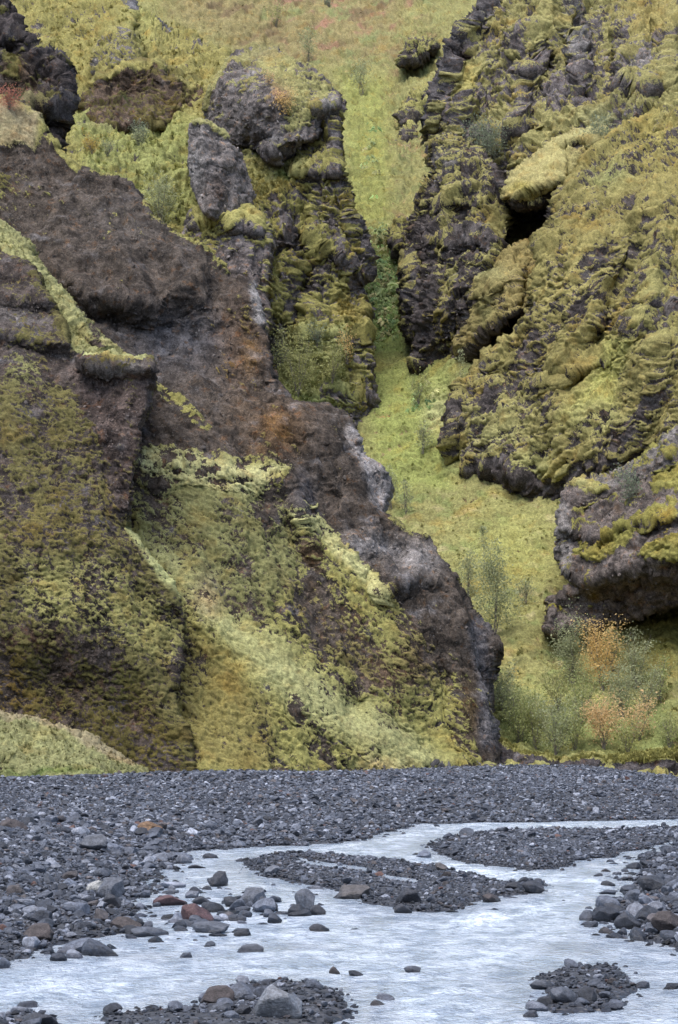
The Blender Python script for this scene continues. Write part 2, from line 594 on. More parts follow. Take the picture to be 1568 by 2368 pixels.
def terrain(name, poly, dpts, feats=(), step=2.6, edge=(13, 1.8), jag=6.0, jscale=24.0,
            rough=(0.9, 0.5, 0.22), moss=0.4, mpatch=(), mcol=C_MOSS, mcpatch=(), rcol=R_GREY, rcpatch=(),
            cush=(1.5, .6, .35), seed=1, skirt=True, slope_moss=.35, label=None, cat=None, group=None,
            kind=None, tufts=0, tuft_size=.3, flat=None, cdir=0.0, tuft_min=.6, clasts=0, clast_r=.07, rdir=0.0, cw=.6, ribn=.7, fs=2.3):
    pa = np.asarray(poly, float)
    x0, y0 = pa.min(0) - 6
    x1, y1 = pa.max(0) + 6
    nx, ny = int((x1 - x0) / step) + 2, int((y1 - y0) / step) + 2
    gx, gy = np.meshgrid(x0 + np.arange(nx) * step, y0 + np.arange(ny) * step)
    sh = gx.shape
    # ragged outline
    wx = gx + jag * fbm(gx / jscale, gy / jscale, seed + .5, 4, seed)
    wy = gy + jag * fbm(gx / jscale, gy / jscale, seed + 9.5, 4, seed + 50)
    sd, qx, qy = poly_sd(wx, wy, poly)
    D = rbf(gx, gy, dpts)
    D0 = D
    fx_ = gx + 13 * fbm(gx / 85, gy / 85, seed + 3.5, 2, seed + 5)
    fy_ = gy + 11 * fbm(gx / 85, gy / 85, seed + 7.5, 2, seed + 6)
    for f in feats:
        D = D + f(fx_, fy_)
    w, r = edge
    k = np.clip(1 - np.maximum(sd, 0) / w, 0, 1)
    D = D + r * (1 - np.sqrt(np.maximum(0, 1 - k * k)))
    out = sd < 0
    L = np.hypot(qx - wx, qy - wy) + 1e-9
    mv = np.clip(np.where(out, -sd, 0), 0, step * 1.5)
    sx = gx + (qx - wx) / L * mv
    sy = gy + (qy - wy) / L * mv
    V = P(sx, sy, D)
    keep = sd > -step * 1.4

    def normals(V):
        a = np.gradient(V, axis=1)
        b = np.gradient(V, axis=0)
        n = np.cross(b, a)
        n /= np.linalg.norm(n, axis=-1, keepdims=True) + 1e-9
        return np.where((n[..., 1:2] > 0) & (np.abs(n[..., 2:3]) < .999), -n, n) if False else n
    N = normals(V)
    X, Y, Z = V[..., 0], V[..., 1], V[..., 2]
    # rock relief
    ra, rb, rc = rough
    q = fbm(X / 6, Y / 6, Z / 5, 3, seed + 3, ridged=True) - .35
    qr = fbm((X - rdir * Z) / 3.6, Y / 8, Z / 13, 3, seed + 5, ridged=True) - .3
    q2 = fbm(X / 2.0, Y / 2.0, Z / 1.5, 3, seed + 7, ridged=True) - .35
    q3 = fbm(X / .6, Y / .6, Z / .45, 3, seed + 11)
    q4 = fbm(X / .24, Y / .24, Z / .2, 2, seed + 13)
    wob = .35 * q3
    fa = facets(X + wob, Y + wob, Z * .7 - wob, fs, seed + 400) * (fs / 2.3)
    fb = facets(X - wob * .5, Y, Z + wob * .5, .8, seed + 500)
    tt = q2 * 2.6 + .8 * q
    tf = np.floor(tt)
    q2 = .35 * q2 + .65 * (tf + sst(.3, .6, tt - tf) - .8 * q) / 2.6
    strat = perlin(X / 9, Y / 9, (Z + .25 * X) / 1.1, seed + 21)
    cr = 1 - np.abs(perlin(X / 2.6 + .3 * q3, Y / 2.6, Z / 3.6 + .3 * q3, seed + 15)) * 1.6
    crack = sst(.86, .99, cr)
    # moss cover
    cov = np.full(sh, float(moss))
    for f, amt in mpatch:
        m = f(wx, wy)
        cov = cov * (1 - m) + amt * m
    up = N[..., 2]
    cn = .6 * fbm(X / 5, Y / 5, Z / 4, 4, seed + 31) + ribn * fbm((X - rdir * Z) / 2.0, Y / 5, Z / 7, 3, seed + 33)
    cov = cov + .8 * cn * (cov * (1.3 - cov) * 3).clip(0, 1) + slope_moss * (up - .25) * np.clip(cov * 2, 0, 1)
    tilt = .22 * X
    ca, cb, ch = cush
    u0, v0 = X, Z + .45 * D0
    cd, sd_ = math.cos(math.radians(cdir)), math.sin(math.radians(cdir))
    u0, v0 = u0 * cd - v0 * sd_, u0 * sd_ + v0 * cd
    wu = u0 + .8 * ca * fbm(X / ca, Y / ca, Z / ca, 3, seed + 41)
    wv = v0 + 1.1 * cb * fbm(X / ca, Y / ca, Z / ca, 3, seed + 43)
    h1, id1 = cushions(wu, wv, ca, cb, seed + 100)
    h2, id2 = cushions(wu * 1.0 + 7.3, wv + 3.1, ca * .55, cb * .6, seed + 200)
    pick = sst(-.12, .12, cov - .08 - .84 * id1)
    pick2 = sst(-.12, .12, cov - .08 - .84 * id2)
    h3, id3 = cushions(wu + 1.9, wv + 5.7, max(ca * .3, .22), max(cb * .42, .16), seed + 300)
    pick3 = sst(-.12, .12, cov - .02 - .9 * id3)
    hm = np.maximum(np.maximum(h1 * pick, .62 * h2 * pick2), .3 * h3 * pick3)
    cc = np.clip(cov, 0, 1)
    mval = np.clip((1 - cw) * (.02 + .86 * cc) + cw * (.95 * sst(0, .6, hm)) + .10 * cn, 0, 1) * sst(.0, .12, cc)
    mval = np.maximum(mval, .78 * sst(.8, 1.0, cc))
    calm = np.zeros(sh)
    if flat is not None:
        calm = .6 * flat(wx, wy)
    rk = (1 - .55 * mval) * (1 - .7 * calm)
    disp = (ra * (.5 * q + .95 * qr) * (1 - .6 * calm) + (.45 * rb * q2 + 1.1 * rb * fa + 1.7 * rc * fb + .6 * rc * q3 + .5 * rc * q4 + .14 * rb * strat - .5 * rb * crack) * rk
            + (.07 * q3 + .05 * q4) * mval * (1 - .5 * calm)
            + ch * hm * (1 - .75 * calm))
    disp = disp * np.where(sd < 3, .75, 1)
    V = V + N * disp[..., None]
    V[..., 2] -= .35 * ch * hm * (1 - calm) * (1 - np.clip(up, 0, 1))
    # colours
    mc = np.zeros(sh + (3,)) + np.array(mcol)
    cj = fbm(X / 3.2, Y / 3.2, Z / 2.6, 3, seed + 61)
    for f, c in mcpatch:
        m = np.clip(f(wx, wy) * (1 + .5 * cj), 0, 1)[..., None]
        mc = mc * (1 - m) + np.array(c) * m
    idv = np.where(h1 * pick > .62 * h2 * pick2, id1, id2)
    mc = mc * (1 + .3 * cj + .34 * (idv - .45))[..., None]
    mott = .55 * sst(.02, .38, fbm(X / .9, Y / .9, Z / .6, 4, seed + 66))[..., None]
    mc = mc * (1 - mott * np.array([.42, .48, .45]))
    lum = mc.mean(-1, keepdims=True)
    mc = mc * .86 + lum * np.array([1.06, 1.0, .9]) * .14
    mc = mc * np.array([.79, .815, .79])
    warm = sst(.1, .5, fbm(X / 4 + 9, Y / 4, Z / 3, 3, seed + 71))[..., None]
    mc = mc * (1 - warm * np.array([-.04, .1, .25]))
    rc_ = np.zeros(sh + (3,)) + np.array(rcol)
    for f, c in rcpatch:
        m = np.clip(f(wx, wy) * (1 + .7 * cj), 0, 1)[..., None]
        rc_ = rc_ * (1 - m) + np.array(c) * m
    rc_ = rc_ * np.array([.74, .70, .64])
    lich = sst(.1, .5, fbm(X / 1.6, Y / 1.6, Z / 1.2, 4, seed + 81)) * sst(-.1, .4, q2)
    rc_ = rc_ * (1 - .5 * lich[..., None]) + np.array(R_PALE) * .36 * lich[..., None]
    rust = sst(.25, .55, fbm(X / 1.2, Y / 1.2, Z / 3.5, 3, seed + 91)) * .4
    rc_ = rc_ * (1 - rust[..., None]) + np.array((.15, .085, .035)) * rust[..., None]
    # faces
    idx = -np.ones(sh, np.int64)
    idx[keep] = np.arange(keep.sum())
    qd = np.stack([idx[:-1, :-1], idx[1:, :-1], idx[1:, 1:], idx[:-1, 1:]], -1).reshape(-1, 4)
    qd = qd[(qd >= 0).all(1)]
    vv = V[keep]
    A = {'moss': mval[keep], 'mosscol': np.clip(mc[keep], 0, 1), 'rockcol': np.clip(rc_[keep], 0, 1)}
    pix = np.stack([sx[keep], sy[keep]], -1)
    nn = N[keep]
    nv = len(vv)
    faces = [qd]
    if skirt:
        e = np.concatenate([qd[:, [0, 1]], qd[:, [1, 2]], qd[:, [2, 3]], qd[:, [3, 0]]])
        key = np.sort(e, 1)
        kk = key[:, 0] * (nv + 1) + key[:, 1]
        _, inv, cnt = np.unique(kk, return_inverse=True, return_counts=True)
        be = e[cnt[inv] == 1]
        bv = np.unique(be)
        remap = -np.ones(nv, np.int64)
        sdk = sd[keep]
        gsx = np.gradient(sd, axis=1)[keep][bv] / step
        gsy = np.gradient(sd, axis=0)[keep][bv] / step
        dep = vv[bv, 1]
        px, py = proj(vv[bv, 0], vv[bv, 1], vv[bv, 2])
        prev = bv
        for (inn, back) in ((5, 2.5), (16, 9.0)):
            ring = P(px + gsx * inn, py + gsy * inn, dep + back)
            new = np.arange(len(bv)) + len(vv)
            r0, r1 = np.full(nv + 1, -1), np.full(nv + 1, -1)
            r0[bv], r1[bv] = prev, new
            faces.append(np.stack([r0[be[:, 1]], r0[be[:, 0]], r1[be[:, 0]], r1[be[:, 1]]], -1))
            vv = np.concatenate([vv, ring])
            for k_ in A:
                A[k_] = np.concatenate([A[k_], A[k_][bv]])
            prev = new
    me = mesh_np(name, vv, faces, M_CRAG, True, A)
    o = link(name, me, None, label, cat, group, kind)
    LAYERS[name if name not in LAYERS else o.name] = (pix, V[keep], nn)
    o_key = o.name
    LAYERS[o_key] = (pix, V[keep], nn)
    if tufts:
        pm = np.clip(A['moss'][:nv] - .25, 0, 1) * (cov[keep] > tuft_min) * (pix[:, 0] > -60) * (pix[:, 0] < 1630) * (pix[:, 1] > -60)
        # weight by surface area
        pr = pm / pm.sum()
        ch_ = RNG.choice(nv, min(tufts, int((pm > 0).sum())), p=pr, replace=False)
        scatter('moss' if kind != 'structure' else 'moss', V[keep][ch_] + RNG.normal(0, .04, (len(ch_), 3)), nn[ch_],
                tuft_size * RNG.lognormal(0, .35, len(ch_)), A['mosscol'][:nv][ch_] * RNG.uniform(.9, 1.4, (len(ch_), 1)),
                TUFTS, o, upright=.45)
    if clasts:
        w_ = np.clip(.35 - A['moss'][:nv], 0, 1) * (pix[:, 0] > -120) * (pix[:, 0] < 1700) * np.clip(.3 + fbm(V[keep][:, 0] / 3, V[keep][:, 1] / 3, V[keep][:, 2] / 2, 3, seed + 601), .02, 1)
        ci = RNG.choice(nv, min(clasts, int((w_ > 0).sum())), p=w_ / w_.sum(), replace=False)
        nc = len(ci)
        rr = np.clip(clast_r * RNG.lognormal(0, .5, nc), .03, .3)
        base_c = A['rockcol'][:nv][ci] * RNG.choice([.7, 1.1, 1.6, 2.3], nc, p=[.3, .35, .25, .1])[:, None]
        scatter('embedded_stones', V[keep][ci] - .25 * rr[:, None] * nn[ci], nn[ci], rr, base_c, STONES, o,
                rot=np.stack([RNG.uniform(0, 6.28, nc), RNG.uniform(0, 6.28, nc), RNG.uniform(0, 6.28, nc)], -1))
    print('  %-22s %7d verts  %.1fs' % (o.name, len(vv), time.time() - T0))
    return o


# ------------------------------------------------------------------ instancing (geometry nodes) for what nobody could count
def template_collection(name, meshes):
    c = bpy.data.collections.new(name)
    for i, me in enumerate(meshes):
        o = bpy.data.objects.new('%s_%02d' % (name, i), me)
        c.objects.link(o)
    return c


def gn_tree(coll):
    ng = bpy.data.node_groups.new('scatter_' + coll.name, 'GeometryNodeTree')
    ng.interface.new_socket('Geometry', in_out='INPUT', socket_type='NodeSocketGeometry')
    ng.interface.new_socket('Geometry', in_out='OUTPUT', socket_type='NodeSocketGeometry')
    gi, go = ng.nodes.new('NodeGroupInput'), ng.nodes.new('NodeGroupOutput')
    ci = ng.nodes.new('GeometryNodeCollectionInfo')
    ci.inputs['Collection'].default_value = coll
    ci.inputs['Separate Children'].default_value = True
    ci.inputs['Reset Children'].default_value = True
    ip = ng.nodes.new('GeometryNodeInstanceOnPoints')
    ip.inputs['Pick Instance'].default_value = True

    def na(name, typ):
        n = ng.nodes.new('GeometryNodeInputNamedAttribute')
        n.data_type = typ
        n.inputs['Name'].default_value = name
        return n.outputs['Attribute']
    L = ng.links
    L.new(gi.outputs[0], ip.inputs['Points'])
    L.new(ci.outputs[0], ip.inputs['Instance'])
    L.new(na('pick', 'INT'), ip.inputs['Instance Index'])
    L.new(na('vecrot', 'FLOAT_VECTOR'), ip.inputs['Rotation'])
    L.new(na('vecscl', 'FLOAT_VECTOR'), ip.inputs['Scale'])
    L.new(ip.outputs[0], go.inputs[0])
    return ng


def scatter(name, pos, nrm, scl, col, tpl, parent=None, upright=.5, rot=None, label=None, cat=None, kind='stuff'):
    coll, tree, ntpl = tpl
    n = len(pos)
    if rot is None:
        d = nrm * (1 - upright) + np.array([0, 0, 1.0]) * upright
        d = d + RNG.normal(0, .18, d.shape)
        d /= np.linalg.norm(d, axis=1, keepdims=True)
        # euler XYZ that takes +Z to d after spinning about z
        th = np.arccos(np.clip(d[:, 2], -1, 1))
        ph = np.arctan2(d[:, 1], d[:, 0])
        # rotate about Y by theta then about Z by phi
        rot = np.stack([np.zeros(n), th, ph], -1)
    scl = np.asarray(scl)
    if scl.ndim == 1:
        scl = np.repeat(scl[:, None], 3, 1)
    me = mesh_np(name, pos, [], None, attrs={'vecrot': rot, 'vecscl': scl, 'col': np.clip(col, 0, 1)})
    at = me.attributes.new('pick', 'INT', 'POINT')
    at.data.foreach_set('value', RNG.integers(0, ntpl, n).astype(np.int32))
    o = link(name, me, parent, label, cat, None, kind)
    md = o.modifiers.new('scatter', 'NODES')
    md.node_group = tree
    return o


def tuft_mesh(seed, nb=12):
    r = np.random.default_rng(seed)
    v, f = [], []
    for i in range(nb):
        a = r.uniform(0, 6.283)
        rad = r.uniform(.0, .55)
        bx, by = math.cos(a) * rad, math.sin(a) * rad
        lean = r.uniform(.15, .8)
        b2 = a + r.normal(0, .5)
        h = r.uniform(.45, 1.0)
        w = r.uniform(.09, .17)
        px, py = -math.sin(b2) * w, math.cos(b2) * w
        tx, ty = bx + math.cos(b2) * lean * .7, by + math.sin(b2) * lean * .7
        mx, my = bx + math.cos(b2) * lean * .25, by + math.sin(b2) * lean * .25
        k = len(v)
        v += [(bx - px, by - py, -.15), (bx + px, by + py, -.15), (mx + px * .8, my + py * .8, h * .6),
              (mx - px * .8, my - py * .8, h * .6), (tx, ty, h * .8)]
        f += [(k, k + 1, k + 2), (k, k + 2, k + 3), (k + 3, k + 2, k + 4)]
    return mesh_np('tuft_shape', np.array(v), [np.array(f)], M_TUFT, True)


def leafclump_mesh(seed, nl=10):
    r = np.random.default_rng(seed)
    v, f = [], []
    for i in range(nl):
        a = r.uniform(0, 6.283)
        ln = r.uniform(.4, .9)
        t = r.uniform(.05, .5)
        h = r.uniform(.25, .8)
        cx, cy = math.cos(a), math.sin(a)
        w = ln * .42
        b = np.array([cx * .15, cy * .15, h])
        m = np.array([cx * (.15 + ln * .5), cy * (.15 + ln * .5), h + t * .35])
        e = np.array([cx * (.15 + ln), cy * (.15 + ln), h + t * .1])
        s = np.array([-cy, cx, 0]) * w * .6
        k = len(v)
        e[2] -= .55 * ln
        v += [b, m + s, e, m - s]
        f += [(k, k + 1, k + 2), (k, k + 2, k + 3)]
    return mesh_np('leaf_shape', np.array(v), [np.array(f)], M_TUFT, True)


def ico(sub):
    import bmesh
    bm = bmesh.new()
    bmesh.ops.create_icosphere(bm, subdivisions=sub, radius=1)
    v = np.array([p.co[:] for p in bm.verts])
    f = np.array([[q.index for q in p.verts] for p in bm.faces])
    bm.free()
    return v, f


ICO = {k: ico(k) for k in (1, 2, 3, 4)}


def stone_mesh(seed, sub, mat, scale=(1, .8, .55), cuts=9, name='stone_shape', noise=.06, sharp=(.55, .9), norm=False, smooth=True):
    r = np.random.default_rng(seed)
    v, f = ICO[sub]
    v = v.copy()
    for _ in range(cuts):
        n = r.normal(0, 1, 3)
        n /= np.linalg.norm(n)
        d = r.uniform(*sharp)
        t = v @ n - d
        v = v - np.where(t > 0, t * .92, 0)[:, None] * n
    v = v + noise * np.stack([perlin(v[:, 0] * 1.7, v[:, 1] * 1.7, v[:, 2] * 1.7, seed + i) for i in range(3)], -1)
    v = v + noise * .35 * np.stack([perlin(v[:, 0] * 5, v[:, 1] * 5, v[:, 2] * 5, seed + 7 + i) for i in range(3)], -1)
    if norm:
        v = (v - (v.max(0) + v.min(0)) / 2) / ((v.max(0) - v.min(0)) / 2)
    v = v * np.array(scale)
    return mesh_np(name, v, [f], mat, smooth)


def T(name, meshes):
    c = template_collection(name, meshes)
    return (c, gn_tree(c), len(meshes))


TUFTS = T('tuft', [tuft_mesh(i) for i in range(6)])
LEAFS = T('leafclump', [leafclump_mesh(40 + i) for i in range(5)])
STONES = T('cobble', [stone_mesh(60 + i, 2, M_STONE_I, (1.15, RNG.uniform(.65, .95), RNG.uniform(.4, .75)), 12, sharp=(.35, .8), smooth=False) for i in range(10)])

# ================================================================== TERRAIN
# hillside: meadow at the river, the gully and the heath slope above
hill_poly = [(230, -160), (1260, -160), (1260, 0), (1150, 200), (1090, 350), (1090, 500), (1150, 700), (1260, 720),
             (1260, 1000), (1400, 1030), (1900, 1030), (1900, 1850), (1080, 1850), (1040, 1600), (900, 1400), (800, 1250),
             (740, 1100), (700, 900), (720, 700), (640, 500), (620, 350), (420, 260), (330, 120)]
hill_d = [(1150, 1790, 116), (1600, 1790, 116), (1300, 1740, 119), (1600, 1700, 119), (1200, 1450, 138), (1600, 1420, 134), (1000, 1100, 166),
          (1300, 1120, 158), (1600, 1050, 150), (890, 790, 194), (1000, 830, 183), (1080, 850, 175), (1040, 780, 188), (800, 900, 184), (890, 600, 206), (960, 560, 209),
          (850, 400, 240), (1000, 400, 240), (720, 400, 238), (800, 200, 290), (1000, 200, 275), (800, 0, 335), (1150, 0, 300),
          (400, 0, 330), (600, 0, 335), (600, 250, 285), (800, -150, 385), (1200, -150, 370), (300, -150, 390)]
hillside = terrain(
    'hillside', hill_poly, hill_d, step=2.9, edge=(10, .5), jag=3, rough=(1.2, .35, .12), moss=.88,
    feats=[bump(960, 900, 70, 120, -.6), bump(1190, 1620, 90, 30, 1.0, 20)],
    mpatch=[(spot(985, 110, 45, 30), .1), (spot(960, 330, 60, 90), .35), (spot(1180, 1630, 50, 22), .55), (spot(930, 555, 40, 30), .1), (spot(1160, 1580, 30, 16), .5)],
    mcol=(.31, .29, .10),
    mcpatch=[(soft([(380, -160), (1000, -160), (900, 130), (720, 160), (560, 130), (400, 60)], 40), (.30, .245, .10)),
             (mottled(soft([(380, -160), (1050, -160), (960, 150), (720, 170), (560, 130), (400, 60)], 40), 60, 501, .02, .3), (.21, .15, .075)), (mottled(soft([(560, -60), (1000, -60), (930, 170), (680, 140)], 40), 46, 502, .05, .32), (.36, .19, .12)),
             (mottled(soft([(560, -160), (1100, -160), (960, 180), (600, 160)], 40), 50, 503, .08, .3), (.25, .27, .10)), (mottled(soft([(780, 130), (1010, 130), (1010, 560), (790, 560)], 30), 50, 504, .05, .3), (.22, .23, .08)), (mottled(soft([(780, 130), (1010, 130), (1010, 560), (790, 560)], 30), 40, 505, .15, .35), (.30, .22, .10)),
             (mottled(soft([(860, 860), (1600, 860), (1600, 1760), (1000, 1760)], 30), 60, 506, .05, .3), (.24, .28, .09)), (mottled(soft([(860, 860), (1600, 860), (1600, 1760), (1000, 1760)], 30), 46, 507, .15, .35), (.42, .36, .17)),
             (soft([(790, 180), (900, 200), (900, 560), (800, 520)], 30), (.30, .31, .08)),
             (soft([(840, 590), (945, 590), (945, 830), (835, 850)], 18), C_GREEN),
             (soft([(840, 860), (1060, 840), (1050, 1150), (880, 1150)], 40), (.30, .33, .085)),
             (spot(1020, 960, 40, 60), C_PALE), (spot(1180, 1300, 120, 130), (.37, .36, .10)),
             (spot(1250, 1620, 170, 40), (.38, .38, .12)), (spot(1540, 1480, 60, 110), (.30, .26, .05)),
             (soft([(1150, 1650), (1568, 1650), (1568, 1760), (1150, 1760)], 30), (.26, .29, .09))],
    rcol=(.27, .23, .12), cush=(1.3, .42, .75), seed=3, slope_moss=.15, kind='structure',
    label='mossy hillside and grassy gully rising behind the crags', flat=soft([(800, 620), (1000, 620), (1200, 900), (1800, 1000), (1800, 1800), (900, 1800)], 60), tufts=2500, tuft_size=.16, cw=.6, rdir=.2)

# back left hill with the hollowed rock face
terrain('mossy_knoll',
        [(-300, -160), (260, -160), (255, -20), (300, 0), (312, 25), (370, 60), (420, 80), (470, 108), (520, 138), (530, 200), (510, 250), (480, 280),
         (455, 300), (450, 460), (450, 560), (520, 680), (300, 640), (100, 480), (-300, 430)],
        [(-100, -100, 262), (200, -100, 255), (200, 0, 243), (300, 10, 240), (520, 140, 220), (420, 90, 232), (300, 170, 214), (200, 150, 222), (300, 300, 203), (450, 300, 200),
         (450, 450, 190), (350, 500, 182), (100, 300, 200), (100, 480, 178), (450, 600, 178)],
        feats=[rib([(310, 20), (290, 80), (320, 140)], 3, 60, 14), bump(140, 150, 30, 80, -3),
               bump(270, 80, 50, 40, 2)],
        edge=(12, 3.0), rough=(1.3, .6, .22), moss=.72,
        mpatch=[(band([(300, 25), (340, 45), (390, 80)], 12), .1),
                (spot(80, 70, 14, 12), .2), (spot(290, 410, 22, 10), .15), (spot(470, 110, 30, 12), .2), (spot(490, 120, 14, 30), .3)],
        mcol=(.33, .29, .085),
        mcpatch=[(soft([(150, 270), (450, 300), (450, 560), (200, 440)], 30), (.32, .33, .10)), (spot(270, 310, 60, 10), C_TAN), (spot(330, 50, 40, 60), (.4, .38, .12)),
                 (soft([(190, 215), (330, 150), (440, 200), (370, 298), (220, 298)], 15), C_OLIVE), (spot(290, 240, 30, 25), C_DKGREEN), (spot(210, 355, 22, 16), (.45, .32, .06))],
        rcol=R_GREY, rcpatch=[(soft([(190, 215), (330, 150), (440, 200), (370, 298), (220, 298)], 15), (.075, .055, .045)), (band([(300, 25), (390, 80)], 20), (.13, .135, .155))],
        cush=(1.3, .45, .7), seed=5, label='moss covered knoll with a hollowed brown rock face below the heath', cat='hill', tufts=1500, tuft_size=.3, tuft_min=.85, cw=.7, rdir=.3)

terrain('hollow_crag', [(186, 240), (205, 207), (225, 183), (255, 173), (285, 160), (310, 150), (335, 144), (365, 149), (378, 165), (382, 182), (412, 186), (446, 195), (472, 207), (468, 240), (420, 272), (372, 300), (330, 294), (250, 306), (214, 288), (194, 266)],
        [(330, 148, 207), (200, 225, 205), (460, 210, 207), (300, 210, 204), (300, 295, 200.5), (240, 290, 200.5), (400, 280, 201)],
        feats=[bump(310, 225, 60, 30, -1.2), bump(240, 215, 16, 40, 1.2), rib([(375, 165), (390, 260)], 1.2, 24, 40), ledge([(225, 192), (330, 160), (380, 185)], .5, 20, 14)], edge=(5, 1.6), jag=5, rough=(1.0, .7, .24), moss=.28,
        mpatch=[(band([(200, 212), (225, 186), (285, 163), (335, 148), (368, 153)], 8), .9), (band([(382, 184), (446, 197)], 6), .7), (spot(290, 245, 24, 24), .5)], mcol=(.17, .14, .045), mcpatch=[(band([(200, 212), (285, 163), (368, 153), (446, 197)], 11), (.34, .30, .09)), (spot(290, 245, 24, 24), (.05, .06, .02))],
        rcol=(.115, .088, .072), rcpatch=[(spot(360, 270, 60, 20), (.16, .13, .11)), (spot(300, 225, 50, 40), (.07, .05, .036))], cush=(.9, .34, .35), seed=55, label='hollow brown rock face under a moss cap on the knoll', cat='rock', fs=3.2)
terrain('rock_cone', [(213, 168), (220, 112), (248, 82), (276, 68), (300, 82), (318, 118), (328, 146), (282, 164), (240, 178)], [(276, 75, 216), (220, 160, 210), (325, 145, 210), (270, 130, 211)], feats=[rib([(285, 75), (300, 110), (322, 145)], 1.4, 70, 12)], edge=(5, 1.6), jag=5, rough=(.8, .6, .22), moss=.4,
        mcol=(.34, .30, .09), rcol=(.15, .145, .155), cush=(.9, .34, .4), seed=56, label='grey cone shaped rock above the hollow brown face', cat='rock')
terrain('rock_hump', [(203, 12), (214, -50), (292, -70), (304, -5), (302, 22), (262, 34), (226, 32)], [(250, -40, 243), (210, 20, 240), (300, 20, 240)], edge=(5, 1.6), jag=5, rough=(.8, .6, .22), moss=.12, mcol=(.34, .30, .09), rcol=(.115, .105, .115), cush=(.9, .34, .4), seed=57, label='dark rock hump at the top edge above the cone', cat='rock')

# the middle tower, four masses
terrain('rock_flank',
        [(530, 330), (590, 350), (650, 372), (700, 345), (735, 305), (775, 225), (783, 250), (780, 320), (785, 400), (800, 440), (808, 490), (830, 530), (852, 595), (860, 625), (848, 642),
         (832, 655), (840, 690), (842, 740), (834, 790), (842, 850), (862, 890), (873, 960), (876, 1000), (850, 1042), (826, 1050), (760, 1060), (680, 1000), (600, 900), (590, 720), (600, 600), (560, 450)],
        [(560, 350, 190), (650, 380, 188), (780, 260, 191), (785, 400, 187), (855, 610, 184), (840, 740, 181), (870, 960, 178), (830, 1045, 175), (620, 600, 181), (620, 800, 176), (700, 950, 172), (730, 600, 181), (740, 800, 176)],
        feats=[rib([(780, 250), (775, 420), (830, 560), (850, 640)], 2.0, 90, 30), ledge([(700, 400), (790, 400)], 1.5, 40, 25), ledge([(620, 560), (700, 540), (800, 600)], 1.5, 50, 30),
               bump(700, 640, 20, 120, -3), ledge([(720, 770), (845, 790)], .9, 90, 30, 30), ledge([(760, 900), (880, 930)], .8, 60, 30, 30), bump(650, 850, 60, 90, -4), bump(812, 520, 12, 70, 1.5)],
        edge=(7, 2.0), rough=(1.2, .7, .28), moss=.36,
        mpatch=[(soft([(560, 345), (600, 360), (690, 365), (740, 390), (690, 440), (590, 470), (570, 400)], 14), .95), (spot(800, 730, 45, 55), .85), (spot(800, 910, 40, 50), .75), (spot(850, 980, 18, 50), .15),
                (soft([(620, 770), (790, 760), (800, 960), (640, 940)], 20), .95), (spot(800, 260, 20, 40), .2), (spot(830, 580, 20, 60), .15), (spot(740, 420, 40, 50), .65), (spot(720, 600, 70, 40), .4), (spot(650, 680, 40, 60), .6)],
        mcol=(.31, .28, .08), mcpatch=[(soft([(555, 345), (690, 365), (720, 400), (690, 440), (590, 470)], 16), (.38, .35, .12)), (spot(670, 420, 30, 16), C_GREEN), (spot(640, 395, 30, 14), (.27, .2, .12)),
                                        (spot(800, 730, 40, 50), C_GOLD), (soft([(620, 770), (790, 760), (800, 960), (640, 940)], 20), (.32, .32, .11)), (spot(700, 930, 60, 20), (.25, .29, .09))],
        rcpatch=[(spot(720, 600, 80, 150), R_DARK)], cush=(.85, .40, .48), seed=8,
        label='tall mossy rock flank dropping into the gully below the tower', cat='rock', tufts=900, tuft_size=.25, tuft_min=.85, cw=.64, rdir=-.1, rcol=(.15, .14, .15), ribn=1.15, clasts=700, clast_r=.11)
terrain('rock_tower',
        [(478, 262), (488, 215), (503, 182), (520, 160), (530, 140), (550, 124), (590, 108), (640, 118), (682, 148), (722, 165), (748, 190), (777, 215), (784, 240), (776, 292), (758, 302), (735, 312),
         (702, 335), (682, 360), (650, 374), (618, 370), (590, 347), (540, 338), (500, 305)],
        [(480, 260, 193), (590, 115, 197), (780, 230, 191), (640, 370, 186), (560, 330, 189), (620, 230, 187), (700, 250, 187), (540, 200, 191)],
        feats=[rib([(575, 130), (590, 220), (560, 320)], 1.0, 60, 30), ledge([(590, 330), (640, 345), (700, 320)], 2.0, 60, 30, 30), bump(590, 330, 40, 16, -2), ledge([(730, 250), (782, 245)], 2, 30, 25, 10), bump(745, 300, 22, 22, -2), bump(620, 250, 50, 70, 1.5)],
        edge=(4, 1.2), rough=(.6, .4, .1), moss=.12,
        mpatch=[(soft([(540, 150), (560, 125), (600, 110), (640, 120), (690, 155), (760, 205), (740, 245), (700, 300), (640, 250), (620, 180), (590, 150)], 12), .62), (band([(480, 250), (505, 190), (530, 145)], 8), .8), (spot(675, 295, 22, 14), .7)],
        mcol=(.36, .33, .12), mcpatch=[(spot(640, 225, 28, 30), (.36, .2, .12)), (spot(610, 130, 60, 20), (.3, .26, .12))],
        rcol=(.15, .14, .145), rcpatch=[(spot(580, 170, 24, 20), R_PALE), (spot(640, 330, 30, 20), (.15, .15, .16)), (spot(590, 335, 50, 10), R_DARK), (spot(755, 250, 24, 20), (.2, .2, .2))],
        cush=(.9, .34, .35), seed=12, label='rounded grey rock tower with an orange shrub on its mossy shoulder', cat='rock', clasts=500, clast_r=.12, fs=2.8, jag=4)
